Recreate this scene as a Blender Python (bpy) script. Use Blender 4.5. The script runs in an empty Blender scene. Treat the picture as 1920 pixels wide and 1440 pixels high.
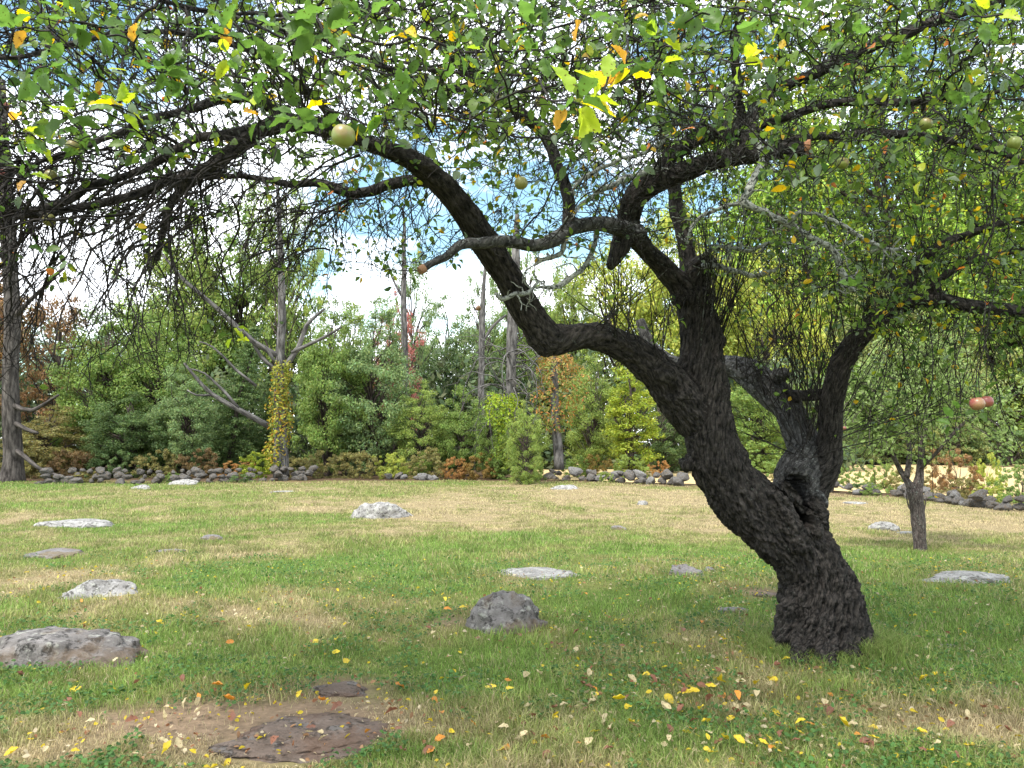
import bpy, math, random
import numpy as np
from mathutils import Vector

# ------------------------------------------------------------------ camera, world, sun, exposure
SC = bpy.context.scene
COL = SC.collection
FPX = 1397.0                      # focal length in pixels of the 1920 px wide photograph
CAMH = 1.55
PITCH = math.atan(115.0 / FPX)
cam_d = bpy.data.cameras.new('camera')
cam_d.sensor_width = 36.0
cam_d.lens = FPX / 1920.0 * 36.0
cam_d.clip_start = 0.05
cam_d.clip_end = 2000.0
cam = bpy.data.objects.new('camera', cam_d)
COL.objects.link(cam)
cam.location = (0, 0, CAMH)
cam.rotation_euler = (math.pi / 2 + PITCH, 0, 0)
SC.camera = cam

SUN_EL, SUN_AZ = math.radians(56), math.radians(215)     # azimuth clockwise from +Y: behind the camera, to the left
world = bpy.data.worlds.new('World')
SC.world = world
world.use_nodes = True
nt = world.node_tree
nt.nodes.clear()
N = nt.nodes.new
out = N('ShaderNodeOutputWorld'); bg = N('ShaderNodeBackground')
sky = N('ShaderNodeTexSky'); sky.sky_type = 'NISHITA'; sky.sun_disc = False
sky.sun_elevation = SUN_EL; sky.sun_rotation = SUN_AZ
tc = N('ShaderNodeTexCoord'); mp = N('ShaderNodeMapping'); mp.inputs['Scale'].default_value = (1.0, 1.0, 2.4)
mp.inputs['Location'].default_value = (0.35, 0.1, 0.15)
nz = N('ShaderNodeTexNoise'); nz.inputs['Scale'].default_value = 3.4; nz.inputs['Detail'].default_value = 7; nz.inputs['Roughness'].default_value = 0.55
rp = N('ShaderNodeValToRGB'); rp.color_ramp.elements[0].position = 0.42; rp.color_ramp.elements[1].position = 0.53
mx = N('ShaderNodeMix'); mx.data_type = 'RGBA'
mx.inputs[7].default_value = (10.6, 11.0, 11.6, 1)        # sunlit white cloud, in the sky texture's own units
nt.links.new(tc.outputs['Generated'], mp.inputs['Vector']); nt.links.new(mp.outputs[0], nz.inputs['Vector'])
nt.links.new(nz.outputs['Fac'], rp.inputs[0]); nt.links.new(rp.outputs[0], mx.inputs[0])
tint = N('ShaderNodeMix'); tint.data_type = 'RGBA'; tint.blend_type = 'MULTIPLY'; tint.inputs[0].default_value = 1; tint.inputs[7].default_value = (1.15, 1.3, 1.12, 1)   # thin high haze makes the blue paler
nt.links.new(sky.outputs[0], tint.inputs[6]); nt.links.new(tint.outputs[2], mx.inputs[6]); nt.links.new(mx.outputs[2], bg.inputs['Color'])
bg.inputs['Strength'].default_value = 0.15
nt.links.new(bg.outputs[0], out.inputs[0])

sun_d = bpy.data.lights.new('sun', 'SUN'); sun_d.energy = 3.1; sun_d.angle = math.radians(5); sun_d.color = (1, 0.95, 0.87)
sun = bpy.data.objects.new('sun', sun_d); COL.objects.link(sun)
sd = Vector((math.sin(SUN_AZ) * math.cos(SUN_EL), math.cos(SUN_AZ) * math.cos(SUN_EL), math.sin(SUN_EL)))
sun.rotation_euler = sd.to_track_quat('Z', 'Y').to_euler()
SC.view_settings.view_transform = 'Standard'
SC.view_settings.look = 'None'
SC.view_settings.gamma = 1.0
SC.view_settings.exposure = 1.0
SC.render.engine = 'CYCLES'
SC.cycles.use_denoising = True
SC.cycles.max_bounces = 6
SC.cycles.diffuse_bounces = 3
SC.cycles.transmission_bounces = 4
SC.cycles.glossy_bounces = 2

rng = np.random.default_rng(7)
random.seed(7)

# ------------------------------------------------------------------ helpers
FWD = np.array((0, math.cos(PITCH), math.sin(PITCH))); UPV = np.array((0, -math.sin(PITCH), math.cos(PITCH)))

def W(u, v, Z):
    u = np.asarray(u, float); v = np.asarray(v, float); Z = np.asarray(Z, float)
    a = (u - 960) / FPX * Z; b = -(v - 720) / FPX * Z
    return np.stack([a + 0 * Z, Z * FWD[1] + b * UPV[1], CAMH + Z * FWD[2] + b * UPV[2]], -1)

def proj(P):
    d = np.asarray(P, float) - np.array((0, 0, CAMH))
    Z = d @ FWD; Zc = np.where(np.abs(Z) < .05, .05, Z)
    return 960 + d[..., 0] / Zc * FPX, 720 - (d @ UPV) / Zc * FPX, Z

_T2 = np.random.default_rng(11).random((256, 256)); _T3 = np.random.default_rng(12).random((64, 64, 64))
def vn2(x, y):
    xi = np.floor(x).astype(int); yi = np.floor(y).astype(int); fx = x - xi; fy = y - yi
    fx = fx * fx * (3 - 2 * fx); fy = fy * fy * (3 - 2 * fy)
    a = _T2[xi & 255, yi & 255]; b = _T2[(xi + 1) & 255, yi & 255]; c = _T2[xi & 255, (yi + 1) & 255]; d = _T2[(xi + 1) & 255, (yi + 1) & 255]
    return (a * (1 - fx) + b * fx) * (1 - fy) + (c * (1 - fx) + d * fx) * fy
def vn3(P):
    i = np.floor(P).astype(int); f = P - i; f = f * f * (3 - 2 * f); i &= 63; j = (i + 1) & 63
    x0, y0, z0 = i.T; x1, y1, z1 = j.T; fx, fy, fz = f.T
    T = _T3
    return ((T[x0, y0, z0] * (1 - fx) + T[x1, y0, z0] * fx) * (1 - fy) + (T[x0, y1, z0] * (1 - fx) + T[x1, y1, z0] * fx) * fy) * (1 - fz) + \
           ((T[x0, y0, z1] * (1 - fx) + T[x1, y0, z1] * fx) * (1 - fy) + (T[x0, y1, z1] * (1 - fx) + T[x1, y1, z1] * fx) * fy) * fz
def fbm2(x, y, o=4):
    s = 0; a = .5
    for k in range(o): s = s + a * vn2(x * 2 ** k + 17.3 * k, y * 2 ** k + 5.1 * k); a *= .5
    return s / (1 - .5 ** o)
def fbm3(P, o=4):
    s = 0; a = .5
    for k in range(o): s = s + a * vn3(P * 2 ** k + 9.7 * k); a *= .5
    return s / (1 - .5 ** o)
def sstep(a, b, x):
    t = np.clip((x - a) / (b - a), 0, 1); return t * t * (3 - 2 * t)
def nrmz(a):
    return a / np.maximum(np.linalg.norm(a, axis=-1, keepdims=True), 1e-9)

def gh(x, y):                      # height of the uneven ground
    x = np.asarray(x, float); y = np.asarray(y, float)
    return (fbm2(x * .35 + 3, y * .35 + 8, 3) - .5) * .16 + (vn2(x * 2.3, y * 2.3) - .5) * .02

def G(u, v):                       # point of the ground seen at a pixel
    d = W(u, v, 1.0) - np.array((0, 0, CAMH))
    t = -CAMH / d[2]; p = np.array((0, 0, CAMH)) + d * t
    for _ in range(3):
        t = (float(gh(p[0], p[1])) - CAMH) / d[2]; p = np.array((0, 0, CAMH)) + d * t
    return p

def mkmesh(name, V, Fs, mats, col=None, smooth=False, bco=None, mi=None):
    V = np.asarray(V, np.float32); Fs = [np.asarray(F, np.int32) for F in (Fs if isinstance(Fs, (list, tuple)) else [Fs]) if len(F)]
    me = bpy.data.meshes.new(name)
    me.vertices.add(len(V)); me.vertices.foreach_set('co', V.ravel())
    nl = sum(F.size for F in Fs); npoly = sum(len(F) for F in Fs)
    me.loops.add(nl); me.polygons.add(npoly)
    me.loops.foreach_set('vertex_index', np.concatenate([F.ravel() for F in Fs]))
    tot = np.concatenate([np.full(len(F), F.shape[1], np.int32) for F in Fs])
    me.polygons.foreach_set('loop_start', np.concatenate([[0], np.cumsum(tot)[:-1]]).astype(np.int32))
    if mi is not None: me.polygons.foreach_set('material_index', np.asarray(mi, np.int32))
    me.polygons.foreach_set('use_smooth', np.full(npoly, smooth))
    if col is not None:
        c = np.ones((len(V), 4), np.float32); c[:, :3] = col
        a = me.color_attributes.new('col', 'FLOAT_COLOR', 'POINT'); a.data.foreach_set('color', c.ravel())
    if bco is not None:
        a = me.attributes.new('bco', 'FLOAT_VECTOR', 'POINT'); a.data.foreach_set('vector', np.asarray(bco, np.float32).ravel())
    me.update(calc_edges=True)
    for m in (mats if isinstance(mats, (list, tuple)) else [mats]): me.materials.append(m)
    return me

def link(name, me, parent=None, label=None, cat=None, group=None, kind=None, loc=None):
    o = bpy.data.objects.new(name, me); COL.objects.link(o)
    if parent is not None: o.parent = parent
    if loc is not None: o.location = loc
    tag(o, label, cat, group, kind)
    return o
def tag(o, label=None, cat=None, group=None, kind=None):
    for k, v in (('label', label), ('category', cat), ('group', group), ('kind', kind)):
        if v: o[k] = v
def empty(name, loc, label, cat, group=None):
    return link(name, None, None, label, cat, group, None, loc)

class Tubes:
    def __init__(s): s.V = []; s.F = []; s.F3 = []; s.B = []; s.C = []; s.n = 0
    def add(s, P, R, k=6, col=(0, 0, 0), cap=True, off=0.0):
        P = np.asarray(P, float); R = np.asarray(R, float); n = len(P)
        if n < 2: return
        T = np.gradient(P, axis=0); T = nrmz(T)
        a = np.array((0.0, 0, 1)) if abs(T[0, 2]) < .9 else np.array((1.0, 0, 0))
        u = np.cross(T[0], a); u /= np.linalg.norm(u); U = np.empty_like(P)
        for i in range(n):
            u = u - T[i] * (u @ T[i]); u /= max(np.linalg.norm(u), 1e-9); U[i] = u
        Vv = np.cross(T, U); th = np.arange(k) * 2 * math.pi / k
        c = np.cos(th)[None, :, None]; q = np.sin(th)[None, :, None]
        ring = P[:, None] + R[:, None, None] * (U[:, None] * c + Vv[:, None] * q)
        sl = np.concatenate([[0], np.cumsum(np.linalg.norm(np.diff(P, axis=0), axis=1))]) + off
        b = np.empty((n, k, 3)); b[..., 0] = R[:, None] * np.cos(th); b[..., 1] = R[:, None] * np.sin(th); b[..., 2] = sl[:, None]
        i = np.arange(n - 1)[:, None] * k; j = np.arange(k)[None]
        F = np.stack([i + j, i + (j + 1) % k, i + k + (j + 1) % k, i + k + j], -1).reshape(-1, 4) + s.n
        s.V.append(ring.reshape(-1, 3)); s.B.append(b.reshape(-1, 3)); s.F.append(F); s.C.append(np.tile(np.asarray(col, float), (n * k, 1)))
        base = s.n; s.n += n * k
        if cap:
            for e, r0 in ((0, 0), (1, (n - 1) * k)):
                s.V.append(P[-1 if e else 0][None]); s.B.append(np.array([[0, 0, sl[-1 if e else 0]]])); s.C.append(np.asarray(col, float)[None])
                jj = np.arange(k); f = np.stack([base + r0 + jj, base + r0 + (jj + 1) % k, np.full(k, s.n)], -1)
                s.F3.append(f if e else f[:, ::-1]); s.n += 1
    def mesh(s, name, mat, smooth=True):
        Fs = [np.concatenate(s.F)]
        if s.F3: Fs.append(np.concatenate(s.F3))
        return mkmesh(name, np.concatenate(s.V), Fs, mat, np.concatenate(s.C), smooth, np.concatenate(s.B))

# ------------------------------------------------------------------ materials
def newmat(name):
    m = bpy.data.materials.new(name); m.use_nodes = True
    t = m.node_tree; t.nodes.clear(); o = t.nodes.new('ShaderNodeOutputMaterial')
    return m, t, t.nodes.new, t.links.new, o
def ramp(t, n, stops, fac=None):
    r = t.nodes.new('ShaderNodeValToRGB'); e = r.color_ramp.elements
    while len(e) < len(stops): e.new(.5)
    for i, (p, c) in enumerate(stops): e[i].position = p; e[i].color = (*c, 1) if len(c) == 3 else c
    if fac is not None: t.links.new(fac, r.inputs[0])
    return r
def leaf_mat(name, trans=.45, objcol=False, spots=False, rough=.45, spec=.35, alpha=False):
    m, t, N, L, o = newmat(name)
    at = N('ShaderNodeAttribute'); at.attribute_name = 'col'
    c = at.outputs['Color']
    if objcol:
        oi = N('ShaderNodeObjectInfo'); mm = N('ShaderNodeMix'); mm.data_type = 'RGBA'; mm.blend_type = 'MULTIPLY'; mm.inputs[0].default_value = 1
        L(c, mm.inputs[6]); L(oi.outputs['Color'], mm.inputs[7]); c = mm.outputs[2]
    if spots:
        g = N('ShaderNodeNewGeometry'); nz = N('ShaderNodeTexNoise'); nz.inputs['Scale'].default_value = 130; nz.inputs['Detail'].default_value = 1
        L(g.outputs['Position'], nz.inputs['Vector'])
        r = ramp(t, N, [(.0, (1, 1, 1)), (.66, (1, 1, 1)), (.72, (.35, .2, .08))], nz.outputs['Fac'])
        mm = N('ShaderNodeMix'); mm.data_type = 'RGBA'; mm.blend_type = 'MULTIPLY'; mm.inputs[0].default_value = 1
        L(c, mm.inputs[6]); L(r.outputs[0], mm.inputs[7]); c = mm.outputs[2]
    b = N('ShaderNodeBsdfPrincipled'); b.inputs['Roughness'].default_value = rough; b.inputs['Specular IOR Level'].default_value = spec
    L(c, b.inputs['Base Color'])
    tr = N('ShaderNodeBsdfTranslucent'); hs = N('ShaderNodeHueSaturation'); hs.inputs['Saturation'].default_value = 1.05; hs.inputs['Value'].default_value = 1.6
    L(c, hs.inputs['Color']); L(hs.outputs[0], tr.inputs['Color'])
    ms = N('ShaderNodeMixShader'); ms.inputs[0].default_value = trans
    L(b.outputs[0], ms.inputs[1]); L(tr.outputs[0], ms.inputs[2]); L(ms.outputs[0], o.inputs[0])
    return m
def bark_mat(name, dark=(.012, .011, .011), mid=(.045, .042, .042), lic=(.30, .33, .29), licamt=.0, fine=120, bump=.6):
    # 'col'.r of the mesh adds lichen
    m, t, N, L, o = newmat(name)
    at = N('ShaderNodeAttribute'); at.attribute_name = 'bco'
    mp = N('ShaderNodeMapping'); mp.inputs['Scale'].default_value = (1, 1, .24); L(at.outputs['Vector'], mp.inputs[0])
    n1 = N('ShaderNodeTexNoise'); n1.inputs['Scale'].default_value = fine; n1.inputs['Detail'].default_value = 5; n1.inputs['Roughness'].default_value = .65; L(mp.outputs[0], n1.inputs['Vector'])
    n2 = N('ShaderNodeTexNoise'); n2.inputs['Scale'].default_value = 9; n2.inputs['Detail'].default_value = 3; L(at.outputs['Vector'], n2.inputs['Vector'])
    r1 = ramp(t, N, [(.36, dark), (.66, mid)], n1.outputs['Fac'])
    g = N('ShaderNodeNewGeometry'); n3 = N('ShaderNodeTexNoise'); n3.inputs['Scale'].default_value = 42; n3.inputs['Detail'].default_value = 5; n3.inputs['Roughness'].default_value = .7
    L(g.outputs['Position'], n3.inputs['Vector'])
    ca = N('ShaderNodeAttribute'); ca.attribute_name = 'col'; se = N('ShaderNodeSeparateColor'); L(ca.outputs['Color'], se.inputs[0])
    ad = N('ShaderNodeMath'); ad.operation = 'ADD'; L(n3.outputs['Fac'], ad.inputs[0]); mu = N('ShaderNodeMath'); mu.operation = 'MULTIPLY'; mu.inputs[1].default_value = .45
    L(se.outputs[0], mu.inputs[0]); L(mu.outputs[0], ad.inputs[1])
    r3 = ramp(t, N, [(.66 - licamt, (0, 0, 0)), (.78 - licamt, (1, 1, 1))], ad.outputs[0])
    vo = N('ShaderNodeTexVoronoi'); vo.feature = 'DISTANCE_TO_EDGE'; vo.inputs['Scale'].default_value = fine * .42
    dm = N('ShaderNodeMix'); dm.data_type = 'VECTOR'; dm.inputs[0].default_value = .06; L(mp.outputs[0], dm.inputs[4]); L(n2.outputs['Color'], dm.inputs[5]); L(dm.outputs[1], vo.inputs['Vector'])
    rv = ramp(t, N, [(.0, (.5, .5, .5)), (.16, (1, 1, 1))], vo.outputs['Distance'])
    mc = N('ShaderNodeMix'); mc.data_type = 'RGBA'; mc.blend_type = 'MULTIPLY'; mc.inputs[0].default_value = 1; L(r1.outputs[0], mc.inputs[6]); L(rv.outputs[0], mc.inputs[7])
    mm = N('ShaderNodeMix'); mm.data_type = 'RGBA'; L(r3.outputs[0], mm.inputs[0]); L(mc.outputs[2], mm.inputs[6])
    r4 = ramp(t, N, [(.35, tuple(x * .55 for x in lic)), (.65, lic)], n2.outputs['Fac']); L(r4.outputs[0], mm.inputs[7])
    b = N('ShaderNodeBsdfPrincipled'); b.inputs['Roughness'].default_value = .85; b.inputs['Specular IOR Level'].default_value = .2
    L(mm.outputs[2], b.inputs['Base Color'])
    bp = N('ShaderNodeBump'); bp.inputs['Strength'].default_value = bump; bp.inputs['Distance'].default_value = .03
    hm = N('ShaderNodeMath'); hm.operation = 'MULTIPLY_ADD'; hm.inputs[1].default_value = .35; L(rv.outputs[0], hm.inputs[0]); L(n1.outputs['Fac'], hm.inputs[2])
    L(hm.outputs[0], bp.inputs['Height']); L(bp.outputs[0], b.inputs['Normal']); L(b.outputs[0], o.inputs[0])
    return m
def plain_mat(name, c, rough=.8, c2=None, scale=30):
    m, t, N, L, o = newmat(name)
    b = N('ShaderNodeBsdfPrincipled'); b.inputs['Roughness'].default_value = rough
    g = N('ShaderNodeNewGeometry'); nz = N('ShaderNodeTexNoise'); nz.inputs['Scale'].default_value = scale; nz.inputs['Detail'].default_value = 5; L(g.outputs['Position'], nz.inputs['Vector'])
    r = ramp(t, N, [(.3, c2 or tuple(x * .6 for x in c)), (.7, c)], nz.outputs['Fac']); L(r.outputs[0], b.inputs['Base Color']); L(b.outputs[0], o.inputs[0])
    return m
def rock_mat(name, a, b_, dark, lic, sc=1.0, warm=None):
    m, t, N, L, o = newmat(name)
    tc = N('ShaderNodeTexCoord'); P = tc.outputs['Object']
    def nz(s, d=5, r=.6):
        n = N('ShaderNodeTexNoise'); n.inputs['Scale'].default_value = s * sc; n.inputs['Detail'].default_value = d; n.inputs['Roughness'].default_value = r; L(P, n.inputs['Vector']); return n.outputs['Fac']
    r1 = ramp(t, N, [(.32, a), (.68, b_)], nz(7))
    def mixin(c, fac, col):
        mm = N('ShaderNodeMix'); mm.data_type = 'RGBA'; L(fac, mm.inputs[0]); L(c, mm.inputs[6]); mm.inputs[7].default_value = (*col, 1); return mm.outputs[2]
    c = r1.outputs[0]
    c = mixin(c, ramp(t, N, [(.50, (0, 0, 0)), (.60, (.9, .9, .9))], nz(13, 6, .7)).outputs[0], dark)
    c = mixin(c, ramp(t, N, [(.56, (0, 0, 0)), (.62, (.8, .8, .8))], nz(11, 7, .65)).outputs[0], lic)
    if warm: c = mixin(c, ramp(t, N, [(.5, (0, 0, 0)), (.6, (.8, .8, .8))], nz(3, 6, .6)).outputs[0], warm)
    b = N('ShaderNodeBsdfPrincipled'); b.inputs['Roughness'].default_value = .9; b.inputs['Specular IOR Level'].default_value = .25
    L(c, b.inputs['Base Color'])
    bp = N('ShaderNodeBump'); bp.inputs['Strength'].default_value = 1.0; bp.inputs['Distance'].default_value = .05; L(nz(22, 8, .75), bp.inputs['Height'])
    L(bp.outputs[0], b.inputs['Normal']); L(b.outputs[0], o.inputs[0])
    return m

M_leaf = leaf_mat('apple_leaf', .5, spots=True)
M_far = leaf_mat('tree_foliage', .3, objcol=True, rough=.6, spec=.25)
M_grass = leaf_mat('grass_blade', .3, rough=.6, spec=.2)
M_fallen = leaf_mat('fallen_leaf', .2, objcol=True, spots=True, rough=.6)
M_bark = bark_mat('apple_bark', dark=(.0055, .005, .0045), mid=(.078, .067, .060), lic=(.14, .15, .13), licamt=.04, fine=62, bump=1.0)
M_lit_lichen_limb = bark_mat('lit_lichen_apple_bark', (.02, .019, .019), (.12, .115, .11), (.26, .27, .26), .03, fine=48, bump=1.0)  # lighter bark: grey lichen, with sunlight painted into the limb behind the trunk
M_oldbark = bark_mat('old_grey_bark', (.025, .020, .018), (.12, .105, .095), (.2, .2, .18), 0, fine=9)
M_lichen = bark_mat('lichen_bark', (.02, .02, .02), (.07, .07, .068), (.42, .44, .40), .04, fine=60)
M_greybark = bark_mat('grey_bark', (.04, .036, .034), (.19, .178, .17), (.33, .33, .31), 0, fine=9)
M_brownbark = bark_mat('brown_bark', (.03, .022, .018), (.12, .095, .08), (.2, .2, .18), 0, fine=8)
M_cut = plain_mat('sawn_wood', (.50, .24, .12), .7, (.30, .12, .05), 60)
M_heart = plain_mat('old_heartwood', (.26, .15, .09), .8, (.2, .09, .04), 60)

# ------------------------------------------------------------------ ground colour of the lawn
# pixel ellipses of the photograph turned once into patches of the ground: (u, v, half width, half height, amount); + is dry, - is lush
PATCH = [(840, 960, 110, 22, 1.0), (600, 950, 90, 16, .8), (60, 1100, 130, 28, 1.1), (30, 968, 100, 9, .8), (1050, 925, 300, 16, .6), (1280, 950, 320, 24, .6),
         (1750, 955, 280, 30, .75), (1330, 985, 160, 16, .4), (1750, 1010, 200, 12, .5), (300, 1345, 260, 42, 1.0), (60, 1420, 220, 34, .9), (640, 1310, 140, 40, .8), (500, 1375, 160, 40, .7),
         (1350, 1165, 120, 34, .55), (1500, 1320, 240, 40, .5), (1830, 1340, 160, 50, .6), (1000, 1330, 90, 30, .4), (520, 1145, 100, 14, .3), (470, 1050, 170, 18, .25),
         (1020, 1098, 80, 10, .7), (1440, 1108, 55, 12, .9), (1300, 1240, 160, 26, .35), (330, 1005, 120, 12, .45), (250, 930, 160, 10, .3), (560, 1180, 130, 20, .4), (1870, 990, 120, 20, .5),
         (640, 1068, 250, 26, -.9), (1150, 1115, 240, 34, -.8), (1800, 1165, 220, 45, -.95), (1500, 1060, 120, 20, -.6), (640, 1150, 120, 24, -.6), (330, 1190, 90, 24, -.6), (950, 1250, 200, 44, -.6), (80, 908, 200, 8, -1.1), (1700, 1240, 110, 28, -.9),
         (90, 1300, 120, 30, -.7), (720, 1420, 130, 26, -.8), (1180, 1370, 180, 50, -.55), (380, 985, 110, 9, -.6), (1300, 1030, 200, 14, -.7), (900, 1010, 260, 12, -.5), (60, 1060, 150, 10, -.5), (50, 1160, 160, 16, -.5), (900, 905, 300, 6, -.2)]
_pw = []
for (u, v, hu, hv, a) in PATCH:
    c = G(u, v); e = G(u + hu, v); n_ = G(u, v - hv * .95); s_ = G(u, v + hv)
    _pw.append((c[0], c[1], max(abs(e[0] - c[0]), .05), abs(n_[1] - s_[1]) / 2, a))
def dryness(x, y):
    s = .37 + (fbm2(x * .55 + 40, y * .55 + 3, 4) - .5) * 1.1 + (fbm2(x * 3.1, y * 3.1 + 70, 3) - .5) * 1.0
    wx = x + (fbm2(x * .9, y * .9, 3) - .5) * 1.2; wy = y + (fbm2(x * .9 + 60, y * .9, 3) - .5) * 1.2 * np.clip(y / 8, .5, 2)
    for (cx, cy, rx, ry, a) in _pw:
        q = ((wx - cx) / rx) ** 2 + ((wy - cy) / ry) ** 2
        s = s + a * .6 * np.exp(-q * .8)
    s = s + .12 * sstep(14, 28, y)
    return np.clip(s, 0, 1)
_sp = []
for (u, v, hu, hv, a) in [(480, 1352, 310, 46, .95), (640, 1285, 110, 20, .8), (330, 1350, 160, 24, .5), (845, 1165, 50, 18, .6), (1438, 1112, 50, 12, .8), (1560, 1250, 170, 22, .55), (1380, 1170, 90, 18, .5), (1870, 1290, 90, 22, .6), (1500, 1330, 130, 18, .4)]:
    c = G(u, v); e = G(u + hu, v); n_ = G(u, v - hv); s_ = G(u, v + hv); _sp.append((c[0], c[1], abs(e[0] - c[0]), abs(n_[1] - s_[1]) / 2, a))
def bare(x, y):                    # worn earth showing through the turf
    s = np.zeros_like(x)
    for (cx, cy, rx, ry, a) in _sp: s = s + a * np.exp(-(((x - cx) / rx) ** 2 + ((y - cy) / ry) ** 2) * .8)
    return np.clip(s * 1.5 * (.35 + 1.3 * fbm2(x * 3.3 + 8, y * 3.3, 4)) - .25, 0, .97)
EARTH = np.array((.24, .175, .125))
GREEN = np.array((.150, .235, .052)); OLIVE = np.array((.225, .240, .080)); TAN = np.array((.40, .325, .195)); SOIL = np.array((.17, .115, .075))
def lawn_col(d):
    d = d[..., None]
    return np.where(d < .45, GREEN + (OLIVE - GREEN) * d / .45, OLIVE + (TAN - OLIVE) * np.clip((d - .45) / .5, 0, 1))

# ------------------------------------------------------------------ ground sheet
def wall_y(x):                     # the stone wall's line across the end of the lawn
    return np.interp(x, [-40, -12, -2, 2, 8, 13, 20, 40], [33, 32, 33, 32, 28, 22, 18, 12])
ys = np.concatenate([np.linspace(-12, 2, 15), np.linspace(2.2, 14, 130), np.geomspace(14.1, 45, 110), np.geomspace(46, 1200, 30)])
xs = np.concatenate([-np.geomspace(1200, 26, 26), np.linspace(-25, 25, 360), np.geomspace(26, 1200, 26)])
X, Y = np.meshgrid(xs, ys); Zg = gh(X, Y)
d = dryness(X, Y); c = lawn_col(d) * .62; e_ = bare(X, Y)[..., None]; c = c * (1 - e_) + EARTH * e_
beyond = sstep(-.6, .8, Y - wall_y(X))[..., None]
forest = SOIL * .45 + np.zeros_like(c); c = c * (1 - beyond) + forest * beyond
litter = np.exp(-((Y - wall_y(X) + .8) / 1.0) ** 2)[..., None] * .75
c = c * (1 - litter) + np.array((.15, .095, .06)) * litter
ny, nx = X.shape; idx = np.arange(ny * nx).reshape(ny, nx)
F = np.stack([idx[:-1, :-1], idx[:-1, 1:], idx[1:, 1:], idx[1:, :-1]], -1).reshape(-1, 4)
m, t, N, L, o = newmat('lawn_soil')
at = N('ShaderNodeAttribute'); at.attribute_name = 'col'; g = N('ShaderNodeNewGeometry')
nz = N('ShaderNodeTexNoise'); nz.inputs['Scale'].default_value = 14; nz.inputs['Detail'].default_value = 8; nz.inputs['Roughness'].default_value = .75; L(g.outputs['Position'], nz.inputs['Vector'])
r = ramp(t, N, [(.3, (.55, .55, .5)), (.7, (1.35, 1.3, 1.2))], nz.outputs['Fac'])
mm = N('ShaderNodeMix'); mm.data_type = 'RGBA'; mm.blend_type = 'MULTIPLY'; mm.inputs[0].default_value = 1; L(at.outputs['Color'], mm.inputs[6]); L(r.outputs[0], mm.inputs[7])
b = N('ShaderNodeBsdfPrincipled'); b.inputs['Roughness'].default_value = .95; b.inputs['Specular IOR Level'].default_value = .1; L(mm.outputs[2], b.inputs['Base Color'])
bp = N('ShaderNodeBump'); bp.inputs['Strength'].default_value = .8; bp.inputs['Distance'].default_value = .05; L(nz.outputs['Fac'], bp.inputs['Height']); L(bp.outputs[0], b.inputs['Normal']); L(b.outputs[0], o.inputs[0])
link('ground', mkmesh('ground', np.stack([X, Y, Zg], -1).reshape(-1, 3), F, m, c.reshape(-1, 3), True), kind='structure')
# mown hayfield beyond the wall
hx = np.linspace(1.5, 75, 60); hy = np.linspace(0, 1, 24); HX, HT = np.meshgrid(hx, hy)
HY0 = wall_y(HX) + 1.5; HY = HY0 + HT * (62 - HY0); HZ = gh(HX, HY) + .03
idx = np.arange(HX.size).reshape(HX.shape); F = np.stack([idx[:-1, :-1], idx[:-1, 1:], idx[1:, 1:], idx[1:, :-1]], -1).reshape(-1, 4)
hc = np.array((.50, .39, .22)) * (.85 + .3 * fbm2(HX * .5, HY * .8, 3))[..., None]
link('hayfield', mkmesh('hayfield', np.stack([HX, HY, HZ], -1).reshape(-1, 3), F, m, hc.reshape(-1, 3), True), kind='structure')

# ------------------------------------------------------------------ rocks (sizes and places read from the photograph)
def ico(sub):
    import bmesh
    bm = bmesh.new(); bmesh.ops.create_icosphere(bm, subdivisions=sub, radius=1)
    V = np.array([v.co[:] for v in bm.verts]); F = np.array([[v.index for v in f.verts] for f in bm.faces]); bm.free(); return V, F
IV5, IF5 = ico(5); IV3, IF3 = ico(3); IV4, IF4 = ico(4)
def rock_mesh(name, sx, sy, sz, seed, mat, V0=IV5, F0=IF5, flat=0., rough=1., facets=9):
    r = np.random.default_rng(seed); V = V0.copy(); off = r.random(3) * 50
    for _ in range(facets):                       # flattened faces
        n = nrmz(r.normal(size=3) * (1, 1, .8)); dd = r.uniform(.6, .92); h = V @ n
        V -= np.outer(np.maximum(h - dd, 0) * .85, n)
    V = V * (1 + rough * (.50 * (fbm3(V * 1.3 + off, 4) - .5) + .22 * (fbm3(V * 4.5 + off, 3) - .5) + .09 * (fbm3(V * 15 + off, 3) - .5)))[:, None]
    k = np.abs(V @ nrmz(r.normal(size=3) * (1, 1, .3)) - r.uniform(-.2, .3) + .25 * (fbm3(V * 2 + off, 3) - .5))
    V *= (1 - .07 * np.exp(-(k / .035) ** 2))[:, None]      # a crack
    if flat: V[:, 2] = np.where(V[:, 2] > flat, flat + (V[:, 2] - flat) * .25, V[:, 2])
    return mkmesh(name, V * (sx, sy, sz), F0, mat, None, True)
R_grey = rock_mat('granite_pale', (.21, .20, .19), (.42, .405, .39), (.06, .057, .05), (.46, .46, .41))
R_dark = rock_mat('granite_dark', (.11, .10, .095), (.34, .315, .30), (.024, .022, .02), (.42, .42, .37), warm=(.17, .125, .09))
R_moss = rock_mat('granite_mossy', (.14, .13, .13), (.28, .26, .26), (.055, .045, .03), (.30, .31, .27), warm=(.16, .12, .06))
R_brown = rock_mat('slate_brown', (.11, .08, .062), (.25, .19, .155), (.035, .028, .022), (.20, .18, .165), warm=(.16, .10, .07))
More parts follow.
